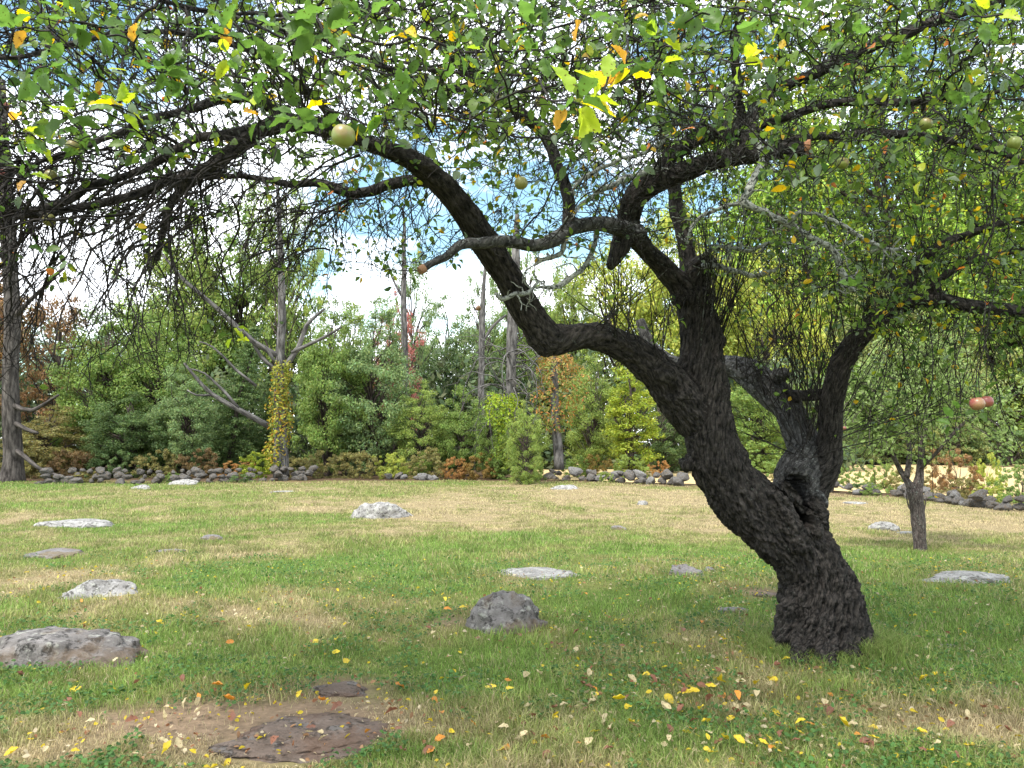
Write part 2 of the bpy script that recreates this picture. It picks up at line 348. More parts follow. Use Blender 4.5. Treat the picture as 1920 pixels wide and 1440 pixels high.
ROCKS = [  # u, v of base line, width px, height px, material, yaw, flat, label
    (143, 990, 132, 30, R_grey, .1, .6, 'low pale boulder with flat rounded top, farthest large rock on the west lawn'),
    (103, 1046, 142, 30, R_moss, .2, .5, 'mossy brown-topped low boulder between the pale flat boulder and the dry grass patch'),
    (193, 1122, 160, 46, R_grey, .5, 0, 'pale cracked boulder rising at one end beside the dry tan grass patch'),
    (118, 1255, 300, 92, R_dark, .15, .7, 'largest dark grey boulder with rough lichen sides in the lower lawn'),
    (263, 917, 32, 10, R_grey, 0, 0, 'tiny round pale rock in front of the dark stone wall'),
    (345, 909, 60, 12, R_grey, .2, 0, 'flat pale rock lying in the grass just before the dark stone wall'),
    (530, 924, 42, 7, R_grey, 0, .4, 'sliver of pale rock level with the grass in front of the vine-covered snag'),
    (712, 973, 122, 42, R_grey, .3, 0, 'white dome-shaped boulder with dark lichen crown in the dry middle lawn'),
    (1057, 918, 50, 12, R_grey, .1, 0, 'small pale rock on dry grass near the middle of the lawn edge'),
    (1205, 947, 20, 9, R_grey, 0, 0, 'tiny white stone alone on the dry lawn left of the apple trunk'),
    (1160, 994, 28, 9, R_moss, 0, 0, 'small brownish stone poking from grass above the long flat rock'),
    (1015, 1087, 162, 26, R_grey, .05, .5, 'long flat pale rock flush with the green grass'),
    (1283, 1080, 58, 32, R_moss, .4, 0, 'small round brown-grey stone in bright green grass left of the trunk'),
    (938, 1190, 152, 74, R_dark, .7, 0, 'steep rounded grey boulder with brown top amid scattered yellow leaves'),
    (1372, 1150, 52, 18, R_moss, .2, .3, 'small flat stone in the leaf-strewn dirt left of the trunk base'),
    (1438, 1120, 60, 26, R_brown, .1, .3, 'low brown stone in dry grass touching the trunk outline'),
    (1600, 945, 42, 9, R_grey, 0, .3, 'thin pale rock on dry lawn between the two apple trees'),
    (1658, 995, 50, 16, R_grey, .1, 0, 'small white domed rock beside the small apple tree'),
    (1702, 1001, 36, 10, R_grey, .1, .3, 'flat white sliver of rock touching the small apple trunk'),
    (1812, 1094, 130, 38, R_grey, .1, .5, 'broad white flat-topped boulder beyond the trunk on the east lawn'),
    (1752, 1094, 62, 12, R_grey, .2, .3, 'flat pale slab beside the broad white flat-topped boulder'),
    (395, 1014, 38, 12, R_moss, 0, 0, 'faint tan rock in the mid lawn above the green strip'),
    (318, 1036, 50, 12, R_moss, 0, .3, 'low pinkish rock in pale dry grass east of the mossy boulder'),
    (1780, 1216, 34, 10, R_moss, 0, .3, 'tiny pale stone in grass to the east of the trunk base'),
    (1330, 1072, 22, 9, R_moss, 0, 0, 'pebble-sized rock next to the small round brown-grey stone'),
]
rock_xy = []
def place_rock(u, v, w, h, mat, yaw, flat, label, seed):
    p = G(u, v); w_m = w / FPX * p[1]; sx = w_m * .5
    h_m = max(h / FPX * p[1], .05)
    sy = sx * random.uniform(.65, .85)
    if h / w < .3: h_m *= .8
    c = p * ((p[1] + sy * .85) / p[1]); z = float(gh(c[0], c[1]))
    sz = max(h_m * 1.05, .06)
    sink = sz * (.30 if h > 25 else .12)
    o = link('rock', rock_mesh('rock', sx * 1.2, sy * 1.1, sz, seed, mat, flat=flat, rough=1.45 if h > 60 else 1.15 if h > 25 else .8), None, label, 'rock', 'rocks in the lawn', loc=(c[0], c[1], z - sink + .0))
    o.rotation_euler = (0, 0, random.uniform(-.25, .25) if w > 100 else random.uniform(-.5, .5))
    rock_xy.append((c[0], c[1], sx, sy, o.rotation_euler.z))
for i, r_ in enumerate(ROCKS): place_rock(*r_, 100 + i)
# two slabs of brown ledge in the near corner
def slab(u, v, wpx, dep, hz, seed, label, yaw):
    p = G(u, v); sx = wpx / FPX * p[1] / 2; c = p
    me = rock_mesh('rock_slab', sx, dep, hz, seed, R_brown, flat=.3, rough=2.2, facets=24)
    z = float(gh(c[0], c[1])); o = link('rock_slab', me, None, label, 'rock', 'brown ledge slabs', loc=(c[0], c[1], z - hz * .18)); o.rotation_euler = (.05, .03, yaw)
    rock_xy.append((c[0], c[1], sx * .9, dep * .9, yaw))
slab(565, 1385, 330, .42, .15, 31, 'large flat reddish-brown ledge with a pale lichen spot, lowest rock in the photo', .35)
slab(652, 1298, 140, .17, .11, 33, 'small cracked brown slab lifted at one edge just above the large ledge', -.1)
tl = G(600, 1388)
# ------------------------------------------------------------------ stone walls
R_wall = rock_mat('wall_granite', (.075, .07, .066), (.19, .175, .165), (.02, .02, .019), (.25, .25, .22), sc=1.6, warm=(.13, .10, .07))
R_wall2 = rock_mat('wall_granite_pale', (.13, .125, .12), (.30, .285, .275), (.035, .034, .032), (.34, .34, .31), sc=1.6)
STM = [rock_mesh('wall_stone', 1, random.uniform(.7, .95), random.uniform(.5, .8), 300 + i, [R_wall, R_wall, R_wall, R_wall2][i % 4], IV4, IF4, rough=1.1, facets=26) for i in range(12)]
R_shadow = R_dark
def stone_wall(pts, courses, size, label, cat='stone wall', nmax=100, gaps=0.0, mats=(0, 1, 2, 4, 5, 6, 8, 9), seed=5, spread=.25, pal=None):
    r = random.Random(seed); p0 = G(*pts[0])
    root = empty('stone_wall', (p0[0], p0[1], 0), label, cat, 'old field walls')
    P = [G(*q) for q in pts]; out_ = []
    for a, b in zip(P[:-1], P[1:]):
        Ls = np.linalg.norm(b - a); n = max(1, int(Ls / (size * .92)))
        for i in range(n):
            for k in range(courses):
                if r.random() < gaps * (1 + .6 * k): continue
                t = (i + r.uniform(-.4, .4) + .5 * (k % 2)) / n; q = a + (b - a) * t; s = size * r.uniform(.55, 1.25) * (1 - .08 * k)
                x = q[0] + r.uniform(-.1, .1); y = q[1] + size * .9 + .25 * size * k + r.uniform(-spread, spread) * (1.1 - .3 * k)
                z = float(gh(x, y)) + size * (.22 + .50 * k) + r.uniform(-.05, .05)
                out_.append((x, y, z, s, r.choice(mats), r.random() * 6.28, r.uniform(-.35, .35), r.uniform(-.3, .3)))
    out_.sort(key=lambda e: (e[1], -e[3]))
    for e in out_[:nmax]:
        o = bpy.data.objects.new('stone', STM[e[4]]); COL.objects.link(o); o.parent = root
        o.location = (e[0] - p0[0], e[1] - p0[1], e[2]); s = e[3] * .62; o.scale = (s * 1.15, s, s); o.rotation_euler = (e[6], e[7], e[5])
    rest = out_[nmax:]
    if rest:
        VV = []; FF = []; n = 0
        for e in rest:
            s = e[3] * .62; cz, sz_ = math.cos(e[5]), math.sin(e[5]); V = IV3 * (s * 1.1, s * .85, s * .75) * (1 + .3 * (fbm3(IV3 * 1.6 + e[0] * 3, 3) - .5))[:, None]
            V = np.stack([V[:, 0] * cz - V[:, 1] * sz_, V[:, 0] * sz_ + V[:, 1] * cz, V[:, 2]], -1) + (e[0] - p0[0], e[1] - p0[1], e[2])
            VV.append(V); FF.append(IF3 + n); n += len(V)
        link('rubble', mkmesh('rubble', np.concatenate(VV), np.concatenate(FF), R_wall, None, True), root, kind='stuff')
    return root
stone_wall([(60, 908), (230, 908), (400, 906), (590, 900)], 3, .40, 'dark lichened dry stone wall below the thicket, running to the vine-covered snag', gaps=.05, seed=3, mats=(0, 2, 6, 4, 8, 10))
stone_wall([(725, 899), (790, 901), (840, 899)], 1, .42, 'short run of half-buried tumbled stones under the green bushes', gaps=.3, seed=8, mats=(3, 7, 1))
stone_wall([(1030, 900), (1150, 905), (1300, 914)], 2, .50, 'low wall of rounded pale fieldstones between the white trunk and the apple tree', gaps=.08, seed=11, mats=(1, 5, 9, 3, 2, 5, 1))
stone_wall([(1380, 912), (1560, 924), (1700, 934), (1830, 950), (1960, 968), (2060, 980)], 2, .38, 'long tumbled fieldstone wall with fallen leaves running behind the small apple tree', gaps=.16, seed=12, mats=(0, 1, 4, 5, 2, 9, 7, 8), spread=.3)

# ------------------------------------------------------------------ leaves
LT = np.array([(0, 0, 0), (0, .3, -.02), (0, .65, -.01), (0, 1, -.05), (-.36, .2, .05), (-.5, .5, .09), (-.31, .8, .04), (.36, .2, .05), (.5, .5, .09), (.31, .8, .04)])
LF = np.array([(0, 1, 4), (1, 5, 4), (1, 2, 5), (2, 6, 5), (2, 3, 6), (0, 7, 1), (1, 7, 8), (1, 8, 2), (2, 8, 9), (2, 9, 3)])
def serrated():
    n = 9; V = []; F = []
    mid = [(0, i / n, 0) for i in range(n + 1)]
    for i in range(n + 1): V.append((0, i / n, -.02 * math.sin(math.pi * i / n)))
    for sgn in (-1, 1):
        b = len(V)
        for i in range(n):
            t = (i + .5) / n; w = .5 * math.sin(math.pi * min(1, t ** .8)) ** .75
            V.append((sgn * w * .9, t - .02, .08 * math.sin(math.pi * t))); V.append((sgn * (w + .018), t + .03, .085 * math.sin(math.pi * t)))
        for i in range(n):
            a, c_ = b + 2 * i, b + 2 * i + 1
            f = [(i, i + 1, a), (a, i + 1, c_)]
            if i < n - 1: f.append((c_, i + 1, a + 2))
            for q in f: F.append(q if sgn < 0 else q[::-1])
    return np.array(V), np.array(F)
LTH, LFH = serrated()
def leaves_arr(P, D, Nn, Ls, Wd, Cc, curl, T=LT, Fa=LF, fold=None):
    n = len(P); D = nrmz(D); S = nrmz(np.cross(D, Nn)); Nn = np.cross(S, D)
    tx, ty, tz = T.T
    fold = np.ones(n) if fold is None else fold
    z = tz[None] * fold[:, None] - curl[:, None] * ty[None] ** 2 * .35
    wav = .05 * np.sin(ty[None] * 14 + P[:, :1] * 90) * np.abs(tx[None]) * 2
    V = P[:, None] + Ls[:, None, None] * (D[:, None] * ty[None, :, None] + Nn[:, None] * (z + wav)[..., None]) + (Wd[:, None] * tx[None])[..., None] * S[:, None]
    F = (Fa[None] + (np.arange(n) * len(T))[:, None, None]).reshape(-1, 3)
    C = np.repeat(Cc, len(T), axis=0)
    return V.reshape(-1, 3), F, C
def green_leaf_cols(n, yel=.04):
    a = rng.random((n, 1)); g = np.array((.040, .085, .022)) * (1 - a) + np.array((.150, .225, .036)) * a
    g = g * rng.uniform(.75, 1.25, (n, 1))
    k = rng.random(n)
    g[k < .12] = np.array((.15, .20, .12)) * rng.uniform(.8, 1.2, ((k < .12).sum(), 1))          # pale undersides
    y = k > 1 - yel; g[y] = np.array((.55, .36, .03)) * rng.uniform(.7, 1.1, (y.sum(), 1))
    y = k > 1 - yel * .2; g[y] = np.array((.50, .17, .04)) * rng.uniform(.7, 1.1, (y.sum(), 1))
    y = (k < 1 - yel) & (k > 1 - yel * 2.2); g[y] = np.array((.30, .34, .03))
    return g

# ------------------------------------------------------------------ the big apple tree: traced limbs (u, v, radius px, depth)
LIMBS = {
 'trunk': [(1550, 1250, 80, 5.66), (1552, 1222, 80, 5.66), (1548, 1180, 75, 5.68), (1540, 1120, 69, 5.7), (1520, 1065, 64, 5.72), (1490, 1018, 61, 5.72), (1443, 980, 58, 5.7), (1398, 938, 55, 5.68),
           (1362, 893, 51, 5.66), (1338, 842, 47, 5.66), (1325, 785, 48, 5.68), (1319, 735, 46, 5.7), (1315, 680, 41, 5.72), (1313, 625, 38, 5.74), (1303, 575, 31, 5.74), (1300, 530, 29, 5.74), (1313, 500, 22, 5.7), (1322, 488, 15, 5.68)],
 'limb_a': [(1310, 790, 40, 5.66), (1270, 740, 40, 5.6), (1237, 703, 36, 5.55), (1200, 668, 31, 5.5), (1163, 646, 27, 5.44), (1121, 632, 25, 5.38), (1072, 633, 25, 5.3), (1030, 636, 31, 5.24), (1005, 608, 30, 5.2), (980, 570, 28, 5.14),
            (955, 525, 27.5, 5.06), (925, 475, 27, 4.98), (897, 435, 26, 4.9), (864, 385, 24, 4.78), (817, 333, 22, 4.64), (765, 298, 19, 4.5), (715, 277, 16, 4.36), (660, 258, 15, 4.2), (600, 240, 17, 4.05), (540, 232, 17, 3.95), (480, 250, 15, 3.85), (430, 285, 13, 3.75),
            (379, 318, 11, 3.65), (321, 342, 10, 3.55), (262, 359, 9, 3.5), (190, 380, 8, 3.4), (110, 392, 7, 3.3), (20, 410, 6, 3.2), (-120, 440, 5, 3.1)],
 'limb_b': [(1300, 560, 28, 5.74), (1276, 535, 23, 5.7), (1240, 497, 19, 5.62), (1203, 458, 18, 5.5), (1180, 425, 21, 5.4), (1183, 385, 24, 5.3), (1208, 352, 24, 5.25), (1260, 330, 21, 5.2), (1322, 307, 19, 5.1), (1372, 294, 18, 5.0), (1422, 290, 17, 4.92), (1470, 283, 15.5, 4.85), (1516, 276, 14, 4.78)],
 'limb_c': [(1222, 345, 18, 5.25), (1250, 303, 15, 5.25), (1275, 280, 14, 5.25), (1310, 254, 15, 5.2), (1350, 242, 15, 5.15), (1395, 243, 15, 5.1), (1412, 215, 12, 5.1), (1425, 188, 11, 5.1), (1485, 155, 11, 5.0), (1560, 120, 12, 4.85), (1635, 85, 12, 4.7), (1710, 55, 11, 4.6), (1785, 30, 10, 4.5), (1860, 5, 9, 4.4), (1960, -40, 7, 4.3)],
 'limb_d': [(1500, 1015, 46, 5.82), (1500, 965, 45, 5.86), (1494, 925, 44, 5.9), (1503, 885, 43, 5.94), (1513, 850, 35, 6.0), (1500, 815, 28, 6.1), (1475, 762, 28, 6.25), (1433, 722, 28, 6.4), (1390, 692, 24, 6.55), (1350, 686, 20, 6.7), (1290, 690, 16, 6.9), (1230, 660, 12, 7.0), (1200, 600, 9, 7.1)],
 'limb_e': [(1508, 950, 38, 5.9), (1520, 915, 36, 5.9), (1540, 880, 33, 5.9), (1553, 850, 26, 5.88), (1557, 807, 22, 5.85), (1560, 745, 21, 5.8), (1576, 686, 20, 5.75), (1604, 640, 20, 5.7), (1638, 603, 19, 5.65), (1685, 568, 17, 5.6), (1733, 562, 16, 5.55), (1800, 569, 14, 5.5), (1858, 577, 13, 5.45), (1925, 585, 11, 5.4), (2030, 590, 9, 5.3), (2140, 560, 7, 5.2)],
 'limb_f': [(1182, 440, 16, 5.3), (1165, 428, 16, 5.15), (1120, 420, 14, 5.0), (1070, 430, 13, 4.85), (1040, 447, 13, 4.75), (1000, 458, 11, 4.65), (943, 455, 11, 4.5), (890, 456, 11, 4.42), (862, 462, 9.5, 4.36), (825, 485, 8.8, 4.3), (789, 507, 8, 4.24)],
 'limb_g': [(1172, 440, 20, 5.28), (1158, 472, 17, 5.2), (1148, 490, 12, 5.15), (1141, 499, 9, 5.12)],
 'limb_h': [(1068, 430, 12, 4.86), (1066, 380, 12, 4.9), (1050, 325, 11, 4.95), (1032, 275, 11, 5.0), (1005, 235, 11, 5.0), (960, 198, 10, 4.9), (905, 160, 9, 4.8), (850, 110, 8, 4.6), (800, 40, 7, 4.4), (760, -60, 6, 4.2)],
 'limb_i': [(1292, 540, 18, 5.8), (1290, 480, 16, 5.9), (1280, 430, 15, 6.0), (1268, 390, 13, 6.05), (1262, 340, 11, 6.1), (1250, 280, 9, 6.1), (1240, 200, 8, 6.0), (1232, 110, 7, 5.9), (1225, -20, 6, 5.8)],
 'limb_j': [(540, 225, 14, 3.95), (500, 195, 13, 3.9), (450, 180, 12, 3.8), (400, 185, 10, 3.7), (350, 207, 8, 3.6), (280, 225, 7, 3.5), (204, 257, 6, 3.35), (100, 290, 5, 3.2), (-60, 340, 4, 3.0)],
 'limb_k': [(470, 245, 12, 3.85), (415, 250, 10, 3.75), (364, 262, 9, 3.7), (306, 295, 8, 3.65), (248, 324, 8, 3.6), (175, 352, 7, 3.5), (117, 380, 7, 3.45), (0, 402, 6, 3.3), (-120, 430, 5, 3.2)],
 'limb_l': [(385, 312, 9, 3.65), (350, 345, 9, 3.6), (318, 385, 8, 3.58), (304, 430, 7, 3.55), (298, 490, 5, 3.5)],
 'limb_m': [(850, 350, 12, 4.75), (784, 338, 10, 4.95), (734, 346, 10, 5.05), (682, 359, 9, 5.1), (646, 356, 8.5, 5.15), (591, 341, 8, 5.2), (539, 346, 7, 5.2), (470, 330, 6, 5.2), (390, 335, 5, 5.2)],
 'limb_n': [(1390, 245, 10, 5.1), (1387, 200, 9, 5.05), (1380, 150, 9, 5.0), (1376, 90, 8, 4.95), (1390, 20, 7, 4.9), (1400, -80, 6, 4.8)],
 'limb_o': [(1440, 275, 9, 4.95), (1500, 262, 8, 5.1), (1560, 256, 8, 5.2), (1635, 250, 8, 5.2), (1710, 255, 7.5, 5.1), (1810, 270, 7, 5.0), (1885, 292, 6, 4.9), (2000, 330, 5, 4.8)],
 'limb_p': [(1408, 245, 9, 5.0), (1450, 228, 8, 4.9), (1510, 205, 8, 4.8), (1585, 190, 7, 4.7), (1710, 192, 7, 4.5), (1810, 183, 6, 4.4), (1920, 165, 5, 4.3), (2050, 150, 4, 4.2)],
 'limb_q': [(1700, 565, 11, 5.6), (1708, 520, 9, 5.65), (1720, 490, 8, 5.7), (1750, 465, 8, 5.7), (1790, 448, 7, 5.7), (1850, 430, 6, 5.6), (1950, 400, 5, 5.5)],
 'limb_r': [(1750, 562, 10, 5.55), (1755, 535, 8, 5.5), (1790, 500, 7, 5.4), (1840, 480, 6, 5.3), (1930, 470, 5, 5.2)],
 'limb_s': [(1480, 740, 12, 6.2), (1510, 742, 11, 6.05), (1545, 738, 11, 5.9)],
 'limb_t': [(900, 155, 8, 4.8), (840, 165, 7, 4.5), (780, 150, 6, 4.2), (700, 120, 6, 3.9), (620, 75, 6, 3.6), (540, 60, 5, 3.3), (420, 30, 5, 3.0), (300, 5, 4, 2.8)],
 'limb_u': [(650, 255, 9, 4.2), (600, 195, 8, 4.0), (540, 140, 8, 3.8), (470, 95, 7, 3.6), (380, 70, 6, 3.4), (270, 60, 5, 3.2), (140, 80, 5, 3.0), (0, 110, 4, 2.8)],
}
def dense(pl, step=.035):
    a = np.array(pl, float); P = W(a[:, 0], a[:, 1], a[:, 3]); R = a[:, 2] / FPX * a[:, 3]
    # Catmull-Rom through the traced points
    Q = np.concatenate([P, R[:, None]], 1); Q = np.concatenate([[2 * Q[0] - Q[1]], Q, [2 * Q[-1] - Q[-2]]])
    out_ = []
    for i in range(1, len(Q) - 2):
        n = max(2, int(np.linalg.norm(Q[i + 1, :3] - Q[i, :3]) / step))
        for t in np.arange(n) / n:
            out_.append(.5 * ((2 * Q[i]) + (-Q[i - 1] + Q[i + 1]) * t + (2 * Q[i - 1] - 5 * Q[i] + 4 * Q[i + 1] - Q[i + 2]) * t ** 2 + (-Q[i - 1] + 3 * Q[i] - 3 * Q[i + 1] + Q[i + 2]) * t ** 3))
    out_.append(Q[-2]); o_ = np.array(out_)
    return o_[:, :3], np.maximum(o_[:, 3], .004)
SK = {k: dense(v) for k, v in LIMBS.items()}
for k in SK:                                       # small natural kinks on the traced centre lines
    P, R = SK[k]; q = np.stack([fbm3(P * 5 + 3 * i, 2) - .5 for i in range(3)], 1)
    wgt = np.clip(.03 / R, .1, 1)[:, None]
    SK[k] = (P + q * .045 * wgt, R * (1 + .22 * (fbm3(P * 7 + 31, 2) - .5)))
tb = G(1548, 1222)
tree_root = empty('apple_tree', (tb[0], tb[1], tb[2]), 'large old apple tree with a dark leaning forked trunk and wide twiggy crown', 'tree')
def tlocal(V): return np.asarray(V) - np.array(tb)

def solid_trunk():
    T = Tubes()
    for k, (P, R) in SK.items():
        if k in ('limb_t', 'limb_u'): continue
        T.add(P, R, 20)
    def blob(u, v, r, Z):
        c = W(u, v, Z); T.add([c + (0, 0, -r * .8), c + (0, 0, -r * .4), c, c + (0, 0, r * .4), c + (0, 0, r * .8)], [r * .3, r * .85, r, r * .85, r * .3], 16)
    blob(1024, 655, .07, 5.22); blob(1289, 868, .075, 5.66); blob(1240, 700, .12, 5.48); blob(1275, 740, .1, 5.5); blob(1463, 703, .075, 6.2); blob(1305, 560, .13, 5.7); blob(1276, 562, .07, 5.68)
    blob(1322, 492, .085, 5.66); blob(1410, 262, .09, 4.98); blob(1400, 285, .08, 4.95); blob(1185, 440, .11, 5.32); blob(1345, 640, .07, 5.68)
    for (u0, v0, u1, v1, r0, Z) in [(1492, 1110, 1480, 1240, .10, 5.6), (1585, 1130, 1604, 1240, .10, 5.6), (1540, 1150, 1545, 1250, .13, 5.48), (1520, 1150, 1505, 1240, .10, 5.48), (1575, 1140, 1588, 1245, .11, 5.5),
                                     (1470, 905, 1530, 1000, .055, 5.52), (1455, 925, 1500, 1030, .075, 5.5), (1522, 890, 1537, 990, .06, 5.66), (1480, 892, 1515, 878, .075, 5.72)]:   # root flare, lips of the hollow
        P, R = dense([(u0, v0, r0 * FPX / Z * .55, Z), ((u0 + u1) / 2, (v0 + v1) / 2, r0 * FPX / Z, Z), (u1, v1, r0 * FPX / Z * 1.0, Z)]); T.add(P, R, 16)
    for (u1, v1, r1) in [(1452, 1212, .045), (1658, 1222, .045), (1495, 1246, .05), (1610, 1248, .05), (1555, 1254, .045)]:   # roots running into the turf
        g0 = G(u1, v1); c0 = np.array([tb[0], tb[1] + .12, tb[2]]); a0 = c0 + (g0 - c0) * .45
        T.add([a0 + (0, 0, .30), a0 + (g0 - c0) * .15 + (0, 0, .14), a0 + (g0 - c0) * .35 + (0, 0, .05), g0 + (0, 0, -.01), g0 + (g0 - c0) * .25 + (0, 0, -.07)], [.10, .09, .07, r1, r1 * .6], 12)
    me = T.mesh('raw', M_bark); o = bpy.data.objects.new('raw', me); COL.objects.link(o)
    md = o.modifiers.new('r', 'REMESH'); md.mode = 'VOXEL'; md.voxel_size = .0105; md.adaptivity = 0
    sm = o.modifiers.new('s', 'SMOOTH'); sm.factor = .5; sm.iterations = 5
    dg = bpy.context.evaluated_depsgraph_get(); ev = o.evaluated_get(dg).to_mesh()
    V = np.empty(len(ev.vertices) * 3); ev.vertices.foreach_get('co', V); V = V.reshape(-1, 3)
    Nn = np.array([v.vector[:] for v in ev.vertex_normals]) if False else None
    Nn = np.empty(len(ev.vertices) * 3, np.float32); ev.vertex_normals.foreach_get('vector', Nn); Nn = Nn.reshape(-1, 3)
    F = np.array([p.vertices[:] for p in ev.polygons if len(p.vertices) == 4])
    bpy.data.objects.remove(o)
    # nearest skeleton point
    from mathutils.kdtree import KDTree
    allP = []; allR = []; allS = []; allK = []; allT = []
    for ki, (k, (P, R)) in enumerate(SK.items()):
        if k in ('limb_t', 'limb_u'): continue
        s = np.concatenate([[0], np.cumsum(np.linalg.norm(np.diff(P, axis=0), axis=1))])
        allP.append(P); allR.append(R); allS.append(s); allK.append(np.full(len(P), ki)); allT.append(nrmz(np.gradient(P, axis=0)))
    P = np.concatenate(allP); R = np.concatenate(allR); S = np.concatenate(allS); K = np.concatenate(allK); Tg = np.concatenate(allT)
    best = np.full(len(V), 1e9); bi = np.zeros(len(V), int)
    for c0 in range(0, len(V), 8000):
        dd = np.linalg.norm(V[c0:c0 + 8000, None] - P[None], axis=2) / (R[None] + .01); bi[c0:c0 + 8000] = dd.argmin(1)
    off = V - P[bi]; al = (off * Tg[bi]).sum(1); perp = off - Tg[bi] * al[:, None]; s = S[bi] + al
    # bark furrows follow the limb with a slow twist
    ang = -s * 1.5; perp2 = perp.copy(); ca, sa = np.cos(ang), np.sin(ang)
    perp2[:, 0] = perp[:, 0] * ca - perp[:, 1] * sa; perp2[:, 1] = perp[:, 0] * sa + perp[:, 1] * ca
    bco = perp2.copy(); bco[:, 2] = perp[:, 2] + s
    q = np.stack([perp2[:, 0] * 26, perp2[:, 1] * 26, perp[:, 2] * 26 + s * 6.0], 1)
    rid = 1 - np.abs(2 * fbm3(q + K[bi][:, None] * 3, 3) - 1) * 2
    lump = fbm3(V * 5.5, 3) - .5; fine = fbm3(V * 45, 2) - .5
    rr = R[bi]; amp = np.clip(rr / .3, .12, 1)
    # broad flutes on the trunk
    q2 = np.stack([perp2[:, 0] * 7, perp2[:, 1] * 7, s * 1.2], 1); flute = np.abs(2 * fbm3(q2 + 20, 2) - 1)
    rid2 = 1 - np.abs(2 * fbm3(q * 2.1 + 11, 2) - 1) * 2
    disp = amp * (.042 * (rid - .5) + .020 * (rid2 - .5) + .03 * lump + .010 * fine + .06 * (flute - .3))
    # the hollow below the fork
    a = W(1487, 900, 5.5); b = W(1517, 985, 5.5); u, v, Zz = proj(V); au = np.array((1488, 908)); bu = np.array((1516, 982)); uv = np.stack([u, v], 1)
    tt = np.clip(((uv - au) @ (bu - au)) / ((bu - au) @ (bu - au)), 0, 1); dl = np.linalg.norm(uv - (au + tt[:, None] * (bu - au)), axis=1)
    hw = 13 * (1 - .6 * tt) + 3; front = (Nn[:, 1] < .2) & (Zz < 5.95) & (np.abs(v - 940) < 90)
    hol = np.where(front, 1 - sstep(hw * .75, hw * 1.25, dl), 0)
    disp = np.where(hol > 0, disp * (1 - hol), disp)
    V2 = V + Nn * disp[:, None]; V2[:, 1] += hol * .20
    knot = np.exp(-(((u - 1262) / 14) ** 2 + ((v - 735) / 11) ** 2)) * (Nn[:, 1] < 0); V2[:, 1] += knot * .06
    lic = np.zeros((len(V), 3)); kn = list(SK.keys())
    up = np.clip(Nn[:, 2], 0, 1)
    licv = {kn.index('limb_c'): .22, kn.index('limb_b'): .12, kn.index('limb_d'): .16, kn.index('limb_f'): .24, kn.index('limb_h'): .16, kn.index('limb_j'): .12, kn.index('limb_k'): .1}
    lic[:, 0] = np.array([licv.get(k_, .0) for k_ in range(len(kn))])[K[bi]] + .06 * up + .25 * (fbm3(V * 3, 2) - .5)
    # shading normals of the whole, so the pieces join without a seam
    e1 = V2[F[:, 2]] - V2[F[:, 0]]; e2 = V2[F[:, 3]] - V2[F[:, 1]]; fn = np.cross(e1, e2); VN = np.zeros_like(V2)
    for j in range(4): np.add.at(VN, F[:, j], fn)
    VN = nrmz(VN)
    fk = K[bi][F[:, 0]]
    for ki, k in enumerate(kn):
        sel = F[fk == ki]
        if len(sel) == 0: continue
        ids, inv = np.unique(sel.ravel(), return_inverse=True)
        me = mkmesh('trunk' if k == 'trunk' else 'limb', tlocal(V2[ids]), inv.reshape(-1, 4), M_lit_lichen_limb if k in ('limb_d', 'limb_f') else M_bark, lic[ids], True, bco[ids])
        me.normals_split_custom_set_from_vertices([tuple(x) for x in VN[ids]])
        ob = link('trunk' if k == 'trunk' else 'limb', me, tree_root)
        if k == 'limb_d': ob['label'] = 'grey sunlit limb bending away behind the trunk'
        if k == 'limb_f': ob['label'] = 'lichen-flecked limb crossing in front, sawn off at its end'
solid_trunk()
for k in ('limb_t', 'limb_u'):
    T = Tubes(); P, R = SK[k]; T.add(P, R, 8); link('limb', (lambda me: me)(T.mesh('limb', M_bark)), tree_root, loc=tuple(-np.array(tb)))
# sawn ends
def cut_end(limb, mat, rr, label):
    P, R = SK[limb]; dirn = nrmz(P[-1] - P[-4]); n = 28
    a = nrmz(np.cross(dirn, (0, 0, 1))); b = np.cross(dirn, a); V = [P[-1] + dirn * .012]; 
    ring = []
    for rad, z in ((.35, .004), (.75, .008), (.95, .006), (1.0, -.03)):
        for i in range(n): th = i * 2 * math.pi / n; V.append(P[-1] + dirn * (.004 + z) + (a * math.cos(th) + b * math.sin(th)) * rr * rad * (1 + .06 * math.sin(3 * th + 1)))
    F3 = [(0, 1 + (i + 1) % n, 1 + i) for i in range(n)]; F4 = []
    for q in range(3):
        for i in range(n): F4.append((1 + q * n + i, 1 + q * n + (i + 1) % n, 1 + (q + 1) * n + (i + 1) % n, 1 + (q + 1) * n + i))
    mi = [1] * n + [1] * n + [0] * (2 * n)
    me = mkmesh('sawn_end', tlocal(np.array(V)), [np.array(F3), np.array(F4)], [mat, M_heart], None, True, mi=mi); link('sawn_end', me, tree_root, label=label)
cut_end('limb_b', M_cut, .050, 'pale round saw cut with a dark heart on the thick limb'); cut_end('limb_f', M_heart, .026, 'small orange-brown saw cut on the crossing limb')

